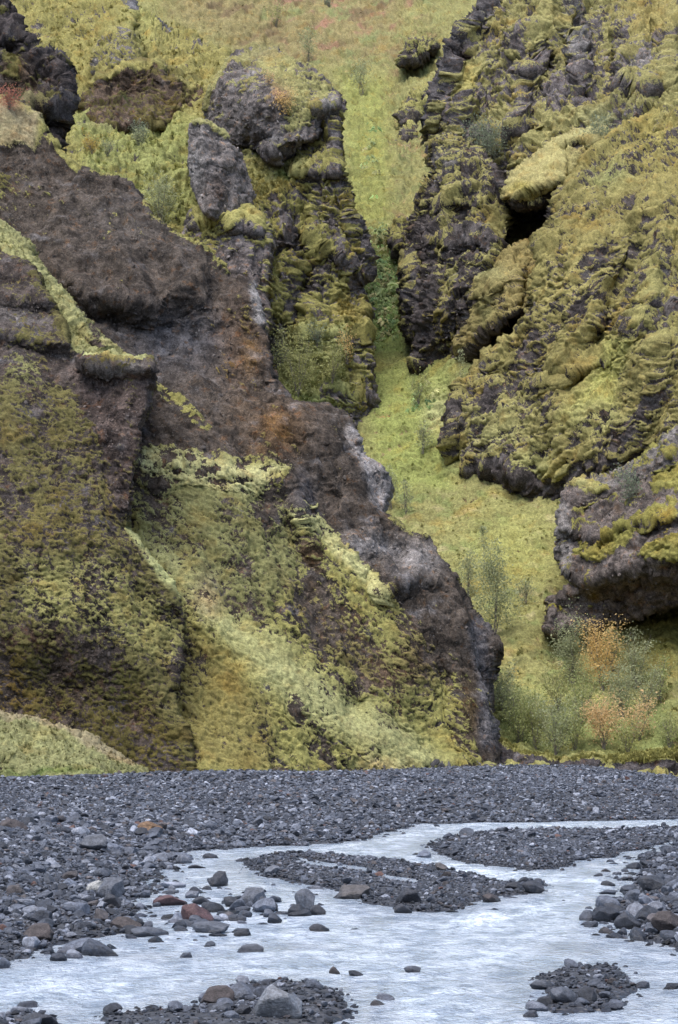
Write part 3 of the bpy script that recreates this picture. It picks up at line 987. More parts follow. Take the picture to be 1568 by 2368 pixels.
terrain('rock_buttress',
        [(420, 545), (432, 502), (455, 480), (500, 462), (527, 464), (562, 482), (600, 502), (612, 522), (626, 562), (623, 610), (616, 680), (614, 760), (600, 800), (520, 800), (440, 640)],
        [(430, 520, 179), (520, 470, 178), (610, 540, 176), (615, 700, 173), (520, 640, 173), (520, 800, 168)],
        feats=[ledge([(440, 520), (500, 505), (600, 535)], 1.5, 40, 25, 12), rib([(545, 520), (600, 700)], 1.0, 60, 20)], edge=(6, 2.0), rough=(.6, .35, .12), moss=.12,
        mpatch=[(soft([(455, 485), (500, 462), (560, 482), (610, 515), (600, 535), (560, 515), (520, 540), (470, 530), (460, 510)], 8), .85), (spot(500, 560, 40, 30), .4), (spot(600, 560, 20, 25), .5)],
        mcol=(.40, .36, .11), rcpatch=[(spot(560, 700, 60, 90), R_BROWN)], cush=(1.0, .36, .55), seed=14,
        label='blunt dark rock buttress with a yellow moss cap under the pinnacle', cat='rock', rcol=(.15, .14, .15), cw=.75, clasts=400, clast_r=.11, fs=2.6)
terrain('rock_pinnacle',
        [(438, 312), (441, 288), (460, 277), (482, 284), (508, 303), (522, 312), (530, 332), (556, 356), (570, 390), (580, 422), (586, 452), (581, 478), (560, 505), (500, 510), (470, 492), (456, 462), (446, 432), (436, 365)],
        [(440, 300, 179), (480, 285, 179.5), (580, 450, 179), (460, 480, 175.5), (520, 400, 178), (580, 500, 178)],
        feats=[rib([(462, 285), (474, 400), (486, 500)], 2.2, 26, 90), rib([(530, 335), (545, 420), (556, 500)], .9, 24, 30), ledge([(490, 370), (575, 395)], .5, 40, 14, 20)], edge=(3, .8), jag=3, rough=(.35, .25, .08), moss=.03,
        mpatch=[(band([(455, 283), (480, 287), (520, 318)], 8), .7)], mcol=(.40, .37, .14), rcol=(.175, .165, .17),
        rcpatch=[(spot(455, 380, 24, 80), (.18, .18, .19)), (spot(500, 440, 20, 40), R_BROWN)], cush=(.8, .3, .3), seed=16,
        label='bare grey leaning rock pinnacle standing in front of the tower', cat='rock', clasts=250, clast_r=.11, fs=2.3)

# right cliff: upper face behind, then bastion, cave roof, lower block and the mossy ridge in front
terrain('mossy_cliff',
        [(1190, -160), (1142, -40), (1136, 0), (1115, 25), (1085, 55), (1066, 80), (1045, 120), (1030, 150), (1012, 190), (1006, 230), (992, 270), (988, 290), (1000, 325), (1012, 420), (985, 445), (970, 600), (960, 790),
         (1100, 800), (1300, 800), (1900, 600), (1900, -160)],
        [(1140, -100, 216), (1130, 20, 209), (1000, 240, 203), (1010, 400, 198), (980, 560, 195), (975, 790, 190), (1080, 780, 190), (1100, 600, 190), (1080, 400, 196), (1200, 200, 200), (1200, 0, 210),
         (1400, 0, 204), (1600, 0, 200), (1400, 250, 188), (1600, 250, 182), (1250, 400, 189), (1228, 500, 192), (1400, 500, 182), (1600, 500, 176), (1250, 650, 188), (1500, -150, 215)],
        feats=[rib([(1130, 0), (1050, 150), (1000, 290)], 1.8, 16, 34), bump(1075, 140, 16, 16, -5, -35), rib([(1100, 120), (1085, 200), (1060, 320)], 2.0, 26, 60),
               bump(1480, 150, 26, 60, 4.0, -20), ledge([(1440, 195), (1500, 212)], 3.0, 80, 14, 10), rib([(1330, -20), (1320, 60), (1345, 110), (1350, 200)], 2.5, 30, 24), bump(1390, 50, 16, 40, 2), rib([(1230, 80), (1220, 180), (1200, 280)], 2.2, 50, 30), bump(1270, 150, 20, 60, -2), ledge([(1190, 165), (1240, 170)], 1.5, 40, 14, 12),
               ledge([(1270, 215), (1340, 225)], 1.5, 50, 14, 12), bump(1420, 160, 20, 60, -2.5), rib([(1560, 60), (1540, 200)], 2, 40, 40), ledge([(1120, 310), (1180, 300), (1260, 290)], 1.2, 40, 20)],
        edge=(10, 3.0), jag=6, rough=(1.7, .7, .28), moss=.35, slope_moss=.5,
        mpatch=[(spot(1335, 70, 34, 90), .12), (spot(1480, 160, 26, 48), .05), (spot(1300, 200, 44, 34), .15), (spot(1240, 150, 20, 50), .3),
                (band([(1125, 15), (1075, 70), (1035, 150), (1000, 220), (990, 285)], 16), .08), (soft([(1060, 150), (1125, 125), (1090, 210), (1050, 260), (1040, 230)], 8), 1.0), (spot(1100, 200, 14, 40), .2), (band([(1250, 10), (1270, 60), (1230, 100)], 16), .9), (spot(1500, 60, 60, 60), .85), (spot(1560, 300, 60, 40), .9), (band([(1400, 290), (1330, 280), (1260, 320), (1180, 320)], 24), .8), (soft([(1000, 320), (1100, 330), (1100, 400), (1010, 420)], 12), .5)],
        mcol=(.36, .32, .115),
        mcpatch=[(spot(1500, 60, 80, 80), (.35, .28, .085)), (spot(1540, 330, 80, 60), (.37, .31, .09)), (spot(1420, 290, 60, 30), (.32, .31, .15)), (spot(1080, 190, 30, 60), (.42, .36, .10))],
        rcol=(.14, .13, .14), rcpatch=[(spot(1335, 70, 40, 90), (.19, .19, .20)), (spot(1480, 160, 26, 48), R_PALE), (band([(1125, 15), (1035, 150), (990, 285)], 18), (.09, .088, .098)), (spot(1080, 135, 20, 16), (.10, .06, .03))],
        cush=(.85, .40, .48), seed=22, cdir=-6, label='upper right cliff of grey rock dotted with moss cushions', cat='cliff', cw=.64, rdir=.25, ribn=1.15, clasts=1200, clast_r=.12, fs=3.4)
terrain('rock_bastion',
        [(1003, 335), (1040, 318), (1085, 330), (1120, 365), (1150, 395), (1166, 435), (1176, 475), (1180, 530), (1168, 566), (1142, 600), (1115, 640), (1090, 690), (1075, 740), (1072, 850), (1030, 850), (985, 850), (948, 850), (933, 760), (940, 690), (942, 600), (962, 568), (958, 500), (964, 455),
         (990, 440), (1012, 420), (1010, 370)],
        [(1003, 340, 195), (1085, 335, 193), (960, 560, 190), (940, 760, 184), (946, 820, 182), (1070, 800, 178), (1170, 500, 182), (1060, 600, 180), (1080, 430, 186), (1030, 720, 178)],
        feats=[rib([(1030, 440), (1010, 600), (1000, 800)], 1.5, 50, 60), bump(985, 600, 14, 60, -1.5), ledge([(960, 555), (1060, 570), (1140, 560)], 1.5, 60, 24), ledge([(1020, 595), (1140, 610)], .4, 40, 20, 30), rib([(1060, 330), (1040, 420)], 1.5, 30, 30), bump(965, 620, 10, 40, 1.5), ledge([(1010, 470), (1090, 480)], 1, 40, 18)],
        edge=(7, 2.5), jag=7, rough=(1.3, .7, .22), moss=.23, slope_moss=.4, mpatch=[(spot(1150, 520, 34, 50), .55), (spot(1010, 470, 40, 50), .55), (spot(1000, 400, 30, 60), .5), (spot(1080, 560, 30, 40), .12), (spot(970, 780, 30, 60), .2), (spot(1050, 780, 30, 30), .5)],
        mcol=(.34, .30, .10), mcpatch=[(spot(1150, 520, 34, 60), (.22, .19, .06)), (spot(1010, 700, 40, 80), (.27, .23, .075))], rcol=(.072, .065, .068), rcpatch=[(spot(1090, 540, 50, 40), (.10, .095, .10)), (spot(1030, 370, 40, 40), (.13, .13, .135)), (spot(960, 660, 24, 80), (.065, .064, .075))],
        cush=(.85, .40, .48), seed=23, label='dark steep rock bastion at the narrowest point of the gully', cat='rock', cw=.64, rdir=.12, ribn=1.15, clasts=900, clast_r=.11, fs=3.4)
terrain('overhanging_block',
        [(1052, 806), (1062, 725), (1085, 665), (1112, 632), (1150, 600), (1200, 572), (1250, 556), (1275, 600), (1250, 700), (1226, 716), (1172, 745), (1132, 770), (1114, 800), (1104, 836), (1086, 818)],
        [(1060, 800, 177), (1085, 670, 179), (1200, 575, 178), (1260, 600, 177), (1226, 710, 172.5), (1130, 765, 172.5), (1105, 830, 174), (1150, 680, 173)],
        feats=[ledge([(1090, 815), (1120, 770), (1170, 735), (1235, 705)], 1.6, 90, 30, 12), ledge([(1100, 690), (1180, 640)], 1.2, 40, 24), bump(1220, 640, 12, 26, -2, 20), rib([(1195, 620), (1190, 700)], 1, 30, 14)], edge=(8, 2.5), jag=6, rough=(.9, .7, .28), moss=.6, slope_moss=.5,
        mpatch=[(spot(1120, 640, 50, 20), .95), (spot(1200, 600, 40, 20), .9), (spot(1080, 740, 20, 60), .12), (spot(1225, 640, 12, 26), .1), (band([(1100, 815), (1140, 765), (1226, 712)], 8), .2)], mcol=(.32, .25, .085), mcpatch=[(spot(1120, 640, 60, 24), (.30, .29, .12)), (spot(1130, 720, 30, 60), (.2, .18, .06))], rcol=(.08, .07, .062), cush=(.8, .38, .36), seed=24,
        label='rounded moss grown block overhanging a dark slot beside the gully', cat='rock', rdir=.5, cw=.55)
terrain('grass_mound', [(1090, 850), (1110, 805), (1140, 775), (1190, 755), (1240, 735), (1260, 800), (1240, 900), (1100, 900)], [(1110, 810, 178), (1190, 757, 179), (1240, 740, 179), (1110, 890, 170), (1240, 890, 170)], edge=(14, 2.5), jag=3, rough=(.4, .2, .1), moss=.97, mcol=(.30, .26, .14), cush=(1.2, .5, .3), seed=25, rcol=R_BROWN,
        label='small dry grass mound under the overhanging block', cat='mound')
terrain('cave_floor', [(1150, 640), (1165, 560), (1180, 528), (1200, 530), (1250, 512), (1290, 500), (1290, 600), (1240, 660)], [(1180, 530, 190), (1250, 515, 190), (1290, 520, 187), (1160, 640, 181), (1260, 640, 180)], edge=(12, 2), jag=5, rough=(.6, .4, .2), moss=.8,
        mpatch=[(spot(1230, 550, 34, 22), .15)], mcol=(.33, .31, .13), rcol=(.12, .105, .095), cush=(1.0, .45, .35), seed=27, label='bare earth slope below the cave mouth', cat='slope')
terrain('cave_roof',
        [(1162, 455), (1175, 420), (1200, 395), (1235, 370), (1290, 325), (1330, 308), (1400, 300), (1420, 340), (1370, 350), (1340, 380), (1320, 420), (1296, 440), (1286, 462), (1250, 478), (1200, 484), (1178, 472)],
        [(1165, 455, 181), (1200, 400, 183), (1300, 325, 185), (1380, 320, 183), (1200, 475, 179), (1280, 455, 178.5), (1250, 410, 180)],
        feats=[ledge([(1160, 440), (1190, 452), (1240, 436), (1300, 420)], 1.8, 80, 18, 10), ledge([(1300, 335), (1345, 322), (1380, 330)], 1.5, 24, 16, 8)], edge=(16, 4), jag=5, rough=(.7, .4, .2), moss=.99, mpatch=[(soft([(1165, 458), (1195, 462), (1240, 448), (1300, 425), (1290, 480), (1180, 490)], 5), .2), (spot(1335, 345, 26, 18), .15)],
        mcol=(.43, .37, .14), mcpatch=[(spot(1210, 440, 40, 12), (.36, .30, .07)), (spot(1380, 325, 60, 30), (.34, .32, .14))], rcol=(.075, .068, .066), cush=(.9, .38, .34), seed=29, label='bright mossy rock roof over the dark cave mouth', cat='rock', tufts=0, tuft_size=.22, cw=.45)
terrain('mossy_ridge',
        [(1900, 170), (1560, 255), (1480, 285), (1410, 330), (1350, 385), (1310, 430), (1292, 455), (1276, 490), (1262, 522), (1252, 570), (1256, 620), (1244, 660), (1236, 720), (1212, 770), (1182, 802), (1150, 828), (1125, 830), (1098, 850), (1084, 892), (1060, 930), (1044, 950), (1040, 1000),
         (1041, 1070), (1060, 1100), (1105, 1150), (1165, 1175), (1230, 1180), (1300, 1210), (1400, 1240), (1900, 1240)],
        [(1560, 260, 183), (1410, 335, 181), (1292, 455, 176), (1252, 570, 172), (1240, 690, 169), (1182, 802, 168), (1084, 892, 168.5), (1041, 1000, 167), (1041, 1060, 166.5), (1110, 1090, 162), (1110, 1150, 163.5), (1220, 1110, 157.5), (1230, 1180, 158.5), (1350, 1080, 151.5), (1350, 1200, 154), (1600, 1050, 145), (1600, 1200, 146), (1400, 500, 170), (1600, 500, 164), (1300, 620, 167),
         (1250, 850, 163), (1400, 800, 157), (1600, 800, 150), (1150, 950, 164), (1700, 200, 180)],
        feats=[rib([(1300, 450), (1268, 560), (1250, 690), (1150, 850)], 1.5, 24, 110), bump(1400, 770, 26, 50, -2.2, 30), rib([(1160, 900), (1150, 1080)], 1.0, 60, 60), rib([(1050, 940), (1045, 1060)], 1.8, 12, 40), bump(1290, 950, 30, 60, 1.6), ledge([(1260, 900), (1310, 890)], .7, 40, 22, 10), rib([(1380, 560), (1340, 700), (1290, 850)], 2.0, 70, 70), bump(1440, 620, 40, 90, -2, 20),
               rib([(1520, 480), (1490, 640), (1470, 760)], 1.6, 60, 60), bump(1430, 880, 50, 80, -1.8, 25), rib([(1540, 800), (1510, 920), (1480, 1040)], 1.8, 50, 50), ledge([(1090, 1085), (1160, 1095), (1230, 1100)], .6, 40, 26), ledge([(1510, 700), (1568, 720)], 1.5, 40, 20), ledge([(1330, 860), (1390, 840)], 1, 40, 14)],
        edge=(8, 2.5), jag=6, rough=(1.5, .45, .2), moss=.46, slope_moss=.45,
        mpatch=[(spot(1405, 770, 22, 50), .08), (spot(1160, 1098, 50, 16), .15), (soft([(1040, 950), (1095, 945), (1080, 1010), (1042, 1068)], 6), .22), (spot(1278, 950, 24, 44), .15), (spot(1550, 720, 40, 20), .2), (spot(1350, 570, 50, 30), .6), (spot(1490, 570, 60, 70), .45), (spot(1470, 1000, 30, 24), .4), (soft([(1410, 790), (1500, 770), (1430, 950), (1320, 1000), (1250, 1060), (1300, 960)], 25), 1.0), (spot(1250, 620, 40, 80), .9),
                (spot(1290, 790, 60, 60), .55), (spot(1190, 960, 50, 40), .6), (spot(1540, 960, 40, 40), .5), (spot(1440, 600, 40, 60), .5), (spot(1270, 1080, 60, 30), .95)],
        mcol=(.32, .27, .085),
        mcpatch=[(soft([(1410, 790), (1500, 770), (1430, 950), (1320, 1000)], 30), (.40, .38, .10)), (spot(1540, 330, 120, 80), (.38, .32, .09)), (spot(1160, 1000, 100, 100), (.36, .33, .12)), (spot(1250, 1090, 90, 50), (.40, .38, .13)), (spot(1540, 700, 90, 120), (.33, .30, .10)), (spot(1340, 690, 90, 80), (.42, .35, .11)), (spot(1410, 420, 50, 40), (.33, .33, .12)), (spot(1400, 980, 90, 40), (.38, .35, .12))],
        rcol=(.085, .077, .08), rcpatch=[(spot(1405, 770, 24, 60), (.10, .085, .085)), (spot(1550, 700, 30, 20), (.2, .19, .2)), (spot(1070, 1000, 30, 50), (.07, .066, .066))],
        cush=(.85, .42, .38), seed=30, cdir=-4, label='long ridge of shaggy moss cushions falling from the cave to the meadow', cat='cliff', cw=.64, rdir=.55, ribn=1.15)
# small outcrops in the gully slope
for (pl, dd, lb, sd_) in [([(925, 150), (930, 115), (955, 95), (985, 92), (1010, 105), (1000, 125), (960, 148)], 281, 'small dark outcrop on the slope left of the upper cliff', 51), ([(895, 360), (905, 325), (935, 300), (960, 290), (955, 330), (930, 355)], 255, 'low dark rock patch on the slope above the gully', 52),
                         ([(900, 560), (905, 530), (930, 512), (960, 520), (975, 560), (960, 590), (925, 590)], 205, 'rounded boulder blocking the gully next to the bastion', 53), ([(920, 270), (960, 215), (990, 205), (1000, 240), (960, 290), (930, 300)], 262, 'slanting rock rib on the slope beside the fin', 54)]:
    cx_, cy_ = np.mean(pl, 0)
    terrain('rock_outcrop', pl, [(cx_, cy_ - 30, dd), (cx_ - 40, cy_ + 20, dd - 4), (cx_ + 40, cy_ + 20, dd - 3)], edge=(16, 4), jag=6, rough=(.9, .8, .3), moss=.3, slope_moss=.8, mcol=(.36, .33, .1), rcol=(.085, .078, .08), cush=(1.4, .5, .5), seed=sd_, label=lb, cat='rock')

# right lower crag
terrain('rock_crag',
        [(1900, 890), (1568, 1006), (1494, 1056), (1434, 1088), (1380, 1105), (1334, 1120), (1309, 1146), (1298, 1190), (1290, 1280), (1312, 1330), (1352, 1354), (1300, 1370), (1270, 1384), (1266, 1456), (1292, 1462), (1350, 1448),
         (1434, 1438), (1494, 1418), (1568, 1400), (1900, 1390)],
        [(1309, 1150, 138), (1434, 1090, 137), (1568, 1010, 134), (1295, 1280, 135), (1330, 1340, 133), (1270, 1440, 132.5), (1434, 1300, 129), (1568, 1250, 125), (1440, 1420, 132), (1568, 1380, 128), (1720, 1000, 130), (1720, 1380, 124)],
        feats=[ledge([(1280, 1352), (1340, 1352), (1390, 1336), (1440, 1318), (1500, 1302), (1600, 1285)], 1.2, 70, 50, 16), ledge([(1300, 1225), (1400, 1240), (1480, 1210), (1600, 1190)], 1.2, 50, 20), rib([(1300, 1180), (1310, 1330)], 1.0, 14, 50),
               bump(1420, 1370, 80, 24, -.6, -15), bump(1275, 1420, 16, 20, 1.0), ledge([(1330, 1160), (1420, 1120), (1560, 1060)], 1.0, 40, 30)],
        edge=(6, 1.8), rough=(.6, .32, .15), moss=.13,
        mpatch=[(soft([(1330, 1280), (1340, 1255), (1400, 1240), (1480, 1200), (1568, 1160), (1568, 1200), (1490, 1235), (1450, 1270), (1400, 1300), (1360, 1300)], 8), .8), (soft([(1470, 1295), (1500, 1262), (1568, 1240), (1700, 1200), (1700, 1260), (1568, 1290)], 8), .85),
                (soft([(1510, 1130), (1568, 1100), (1700, 1050), (1700, 1120), (1568, 1150)], 8), .85), (spot(1370, 1130, 60, 12), .75), (spot(1290, 1410, 24, 16), .6), (soft([(1340, 1130), (1434, 1090), (1568, 1010), (1568, 1040), (1430, 1120)], 6), .3), (soft([(1340, 1360), (1440, 1325), (1580, 1295), (1580, 1400), (1400, 1440)], 8), .05)],
        mcol=(.30, .27, .06), mcpatch=[(spot(1350, 1130, 50, 14), (.4, .38, .15)), (spot(1290, 1415, 24, 20), (.26, .22, .02))], rcpatch=[(band([(1300, 1180), (1310, 1330)], 22), (.19, .185, .19)), (soft([(1360, 1365), (1440, 1330), (1600, 1295), (1600, 1400), (1480, 1420), (1400, 1440)], 10), (.115, .095, .092)), (band([(1400, 1120), (1568, 1030)], 26), (.16, .155, .16)), (spot(1370, 1370, 24, 20), (.13, .09, .03))],
        cush=(.8, .38, .4), seed=26, label='undercut dark crag with moss ledges above the meadow shrubs', cat='rock', cw=.6, rdir=.5, rcol=(.135, .12, .118), ribn=1.15, clasts=700, clast_r=.09, fs=2.3)

# upper left buttress
terrain('rock_shoulder',
        [(-300, -60), (-20, 0), (10, 16), (40, 46), (56, 78), (90, 112), (135, 126), (150, 150), (158, 192), (161, 242), (142, 270), (136, 300), (128, 330), (140, 380), (60, 420), (-300, 420)],
        [(-100, 0, 147), (40, 50, 147), (150, 150, 146), (150, 260, 144.5), (0, 150, 143), (0, 350, 142.5), (100, 380, 142)],
        feats=[rib([(60, 80), (150, 190), (150, 290)], 1.2, 90, 20), bump(20, 130, 50, 40, -2), ledge([(60, 250), (155, 245)], 1.0, 50, 20), bump(110, 290, 30, 20, -1.5)], edge=(6, 1.8), rough=(1.0, .6, .22), moss=.12,
        mpatch=[(spot(90, 115, 30, 10), .6), (spot(20, 160, 40, 40), .4), (spot(40, 260, 60, 30), .8)], mcol=C_OLIVE, mcpatch=[(spot(40, 60, 50, 30), C_MOSS), (spot(90, 115, 30, 12), C_MOSS), (spot(30, 260, 80, 30), C_TAN)], rcol=R_DARK,
        rcpatch=[(spot(80, 220, 50, 50), (.09, .065, .05)), (spot(130, 250, 30, 30), R_BLUE), (spot(30, 170, 30, 30), (.11, .075, .03))], cush=(.9, .4, .3), seed=28,
        label='dark craggy rock shoulder above the red heath ledge', cat='rock', tufts=400, tuft_size=.2, tuft_min=.75, clasts=500, clast_r=.09)

# big left cliff
left_poly = [(-300, 215), (0, 230), (40, 238), (90, 270), (105, 305), (140, 350), (180, 390), (215, 402), (260, 420), (300, 435), (330, 470), (345, 505), (370, 520), (400, 545), (440, 570), (480, 597), (520, 640),
             (545, 657), (580, 665), (600, 690), (610, 740), (618, 800), (625, 880), (650, 905), (680, 932), (720, 945), (790, 948), (805, 970), (825, 1010), (830, 1055), (870, 1095), (890, 1130), (888, 1185), (905, 1200),
             (940, 1225), (980, 1255), (1005, 1290), (1045, 1335), (1060, 1375), (1090, 1430), (1140, 1483), (1148, 1500), (1142, 1525), (1140, 1560), (1144, 1620), (1140, 1700), (1140, 1790), (1135, 1850), (-300, 1850)]
left_d = [(-100, 250, 142), (0, 300, 137.5), (110, 320, 138), (0, 480, 133), (300, 435, 136), (480, 600, 132), (300, 620, 129), (600, 740, 128), (400, 800, 124.5), (625, 880, 126), (790, 950, 125), (830, 1055, 123), (890, 1180, 121),
          (1050, 1340, 119), (1148, 1500, 117.5), (1140, 1780, 114), (0, 900, 122), (400, 1030, 117), (600, 1040, 118.5), (360, 1130, 114.5), (600, 1300, 113), (800, 1300, 116), (500, 1500, 108.5), (700, 1500, 110.5), (900, 1500, 113),
          (500, 1790, 102.5), (800, 1790, 107), (1000, 1790, 110), (0, 1790, 110), (0, 1300, 114), (350, 1500, 108)]
cliff_left = terrain(
    'dark_cliff', left_poly, left_d,
    feats=[ledge([(170, 650), (220, 680), (300, 700), (370, 698), (400, 672), (450, 652)], 1.7, 130, 70, 60), bump(430, 790, 200, 90, -2.2), bump(250, 740, 70, 40, -1.5),
           rib([(598, 690), (612, 800), (625, 890)], 1.6, 110, 14), bump(340, 520, 60, 40, .8), rib([(660, 920), (760, 1050), (840, 1180)], .9, 120, 60),
           ledge([(320, 1085), (420, 1085), (520, 1095), (620, 1110), (665, 1120)], .7, 90, 50, 30), bump(690, 1150, 26, 60, 1.8), bump(370, 1130, 20, 20, .9), bump(620, 1200, 50, 30, .8), rib([(690, 1180), (720, 1280)], 1.2, 30, 20),
           rib([(335, 1255), (520, 1450), (760, 1640), (1000, 1780)], .45, 150, 90),
           bump(850, 1230, 60, 50, .8), ledge([(880, 1370), (960, 1330), (1050, 1370)], 1.4, 70, 40), rib([(1060, 1400), (1120, 1560), (1125, 1780)], 1.2, 90, 14), bump(1000, 1600, 50, 130, -1.0), bump(820, 1640, 40, 40, -.8), bump(680, 1640, 18, 30, 1.0),
           ledge([(840, 1650), (900, 1640), (960, 1700)], .25, 50, 30), bump(760, 1150, 60, 50, -.8), ledge([(520, 860), (580, 830), (620, 850)], .8, 60, 40), bump(820, 1000, 20, 60, .8),
           ledge([(230, 560), (330, 575), (420, 600)], .7, 60, 40), bump(460, 870, 30, 24, .9), ledge([(640, 990), (740, 1010), (820, 1020)], .4, 60, 30)],
    edge=(5, 1.6), jag=7, rough=(.85, .22, .09), moss=.05,
    mpatch=[(soft([(-300, 215), (0, 230), (90, 270), (108, 305), (80, 350), (40, 345), (0, 340), (-300, 340)], 12), .95), (band([(112, 320), (150, 362), (178, 392)], 9), .9), (band([(210, 403), (260, 420), (300, 436)], 5), .4), (band([(330, 480), (345, 505), (400, 548), (475, 597)], 5), .45), (band([(480, 600), (520, 640)], 5), .4), (spot(0, 430, 60, 30), .4),
            (spot(560, 820, 90, 110), .22), (spot(640, 1000, 70, 60), .2), (mottled(band([(350, 890), (390, 925), (430, 955), (470, 1000)], 16), 24, 513, -.2, .2), .78),
            (soft([(315, 1100), (560, 1120), (690, 1180), (760, 1290), (900, 1400), (960, 1500), (1000, 1600), (1080, 1700), (1100, 1790), (430, 1790), (400, 1500), (320, 1240)], 40), .42),
            (mottled(soft([(312, 1048), (360, 1046), (420, 1058), (520, 1066), (600, 1078), (655, 1100), (620, 1135), (560, 1175), (480, 1170), (420, 1150), (380, 1140), (330, 1110)], 22), 34, 511, -.3, .12), .86),
            (soft([(380, 1180), (560, 1190), (660, 1230), (700, 1300), (640, 1400), (560, 1420), (440, 1330)], 30), .58), (mottled(band([(700, 1195), (745, 1255), (800, 1310), (880, 1390)], 26), 30, 512, -.3, .12), .88), (band([(720, 1290), (800, 1380), (900, 1470)], 14), .6),
            (soft([(335, 1250), (400, 1310), (480, 1400), (560, 1440), (640, 1500), (760, 1600), (850, 1640), (940, 1690), (1020, 1780), (900, 1790), (800, 1720), (700, 1660), (600, 1590), (520, 1500), (430, 1380)], 44), .80),
            (soft([(430, 1420), (520, 1500), (700, 1660), (800, 1790), (430, 1790), (400, 1600)], 35), .58), (spot(1020, 1640, 50, 70), .62), (mottled(band([(850, 1620), (940, 1660), (990, 1720)], 30), 34, 514, -.3, .15), .8), (spot(940, 1520, 50, 60), .3), (spot(840, 1440, 50, 60), .3),
            (soft([(460, 1790), (480, 1750), (560, 1740), (620, 1770), (610, 1800)], 14), .97), (spot(870, 1775, 50, 20), .95), (band([(900, 1200), (960, 1240), (990, 1260)], 8), .45), (band([(1050, 1340), (1090, 1430)], 5), .45), (band([(1060, 1400), (1120, 1520), (1120, 1790)], 24), .08), (spot(680, 1640, 14, 28), .05), (spot(690, 1150, 20, 44), .05), (spot(370, 1128, 18, 18), .05), (spot(610, 1200, 40, 20), .15)],
    mcpatch=[(soft([(-300, 215), (90, 270), (80, 350), (-300, 340)], 14), C_TAN), (spot(25, 255, 30, 16), (.36, .18, .12)), (spot(0, 430, 60, 30), C_OLIVE), (spot(560, 820, 90, 110), C_RUST), (spot(640, 1000, 70, 60), C_RUST),
             (soft([(315, 1100), (560, 1120), (690, 1180), (700, 1300), (600, 1450), (430, 1400), (330, 1250)], 30), (.25, .24, .09)),
             (soft([(335, 1250), (400, 1310), (480, 1400), (560, 1440), (640, 1500), (760, 1600), (850, 1640), (940, 1690), (1020, 1780), (900, 1790), (800, 1720), (700, 1660), (600, 1590), (520, 1500), (430, 1380)], 36), (.42, .405, .165)), (spot(480, 1390, 34, 50), (.45, .38, .2)),
             (soft([(430, 1440), (520, 1530), (620, 1640), (640, 1790), (430, 1790), (400, 1600)], 30), (.27, .225, .065)), (soft([(310, 1045), (660, 1095), (560, 1150), (330, 1110)], 16), (.53, .50, .22)), (band([(700, 1195), (880, 1385)], 22), (.53, .50, .21)), (spot(870, 1775, 50, 20), (.56, .46, .2)),
             (soft([(640, 1340), (760, 1400), (900, 1540), (860, 1600), (720, 1500)], 24), (.24, .19, .065)), (spot(960, 1530, 60, 70), (.22, .16, .06))],
    rcol=(.076, .065, .058),
    rcpatch=[(spot(330, 520, 200, 80), (.082, .074, .07)), (spot(430, 790, 200, 80), R_BLUE), (spot(250, 730, 90, 40), (.06, .055, .06)), (spot(560, 800, 60, 130), (.10, .076, .062)), (spot(580, 820, 24, 60), (.13, .085, .045)), (spot(640, 1000, 60, 60), (.14, .085, .04)), (spot(560, 960, 40, 50), (.105, .08, .06)),
             (band([(820, 1010), (850, 1100), (880, 1160)], 28), (.25, .245, .26)), (spot(860, 1270, 70, 30), (.27, .265, .28)), (spot(960, 1300, 60, 40), (.23, .225, .235)), (band([(1100, 1450), (1125, 1560), (1120, 1720)], 22), (.10, .10, .115)), (spot(900, 1560, 60, 90), (.115, .08, .055)), (spot(1080, 1640, 20, 70), (.12, .085, .04)), (spot(840, 1420, 60, 50), (.1, .075, .06)),
             (band([(590, 665), (606, 740)], 14), (.24, .24, .255)), (spot(720, 1300, 20, 60), (.12, .08, .045)), (spot(700, 1150, 24, 50), (.09, .09, .105))],
    cush=(.6, .24, .2), seed=32, cdir=42, label='long dark cliff with a grass streaked lower face running down to the gravel', cat='cliff',
    flat=soft([(335, 1250), (480, 1380), (640, 1500), (850, 1640), (1000, 1770), (880, 1760), (700, 1640), (540, 1480)], 40), cw=.45, rdir=-.35, ribn=1.1, clasts=7000, clast_r=.075, fs=2.3)

# grassy ramp
terrain('grass_ramp',
        [(-300, 450), (0, 518), (30, 545), (68, 570), (76, 595), (102, 640), (150, 690), (190, 738), (225, 780), (284, 828), (262, 850), (200, 850), (150, 820), (100, 730), (40, 640), (-300, 600)],
        [(-100, 500, 125), (0, 530, 122.5), (76, 590, 121), (150, 690, 118.5), (284, 828, 115), (200, 840, 113.5), (100, 720, 116), (0, 600, 119)], edge=(14, 2.5), jag=4, rough=(.4, .2, .08), moss=.86, mpatch=[(band([(160, 700), (210, 770), (225, 800)], 9), .3)],
        feats=[ledge([(150, 720), (225, 800)], .8, 30, 20)], mcol=(.34, .325, .13), cush=(.55, .26, .3), seed=35, label='narrow grassy ramp slanting down between the left cliffs', cat='ledge', tufts=500, tuft_size=.1, rcol=R_BROWN, cw=.5)

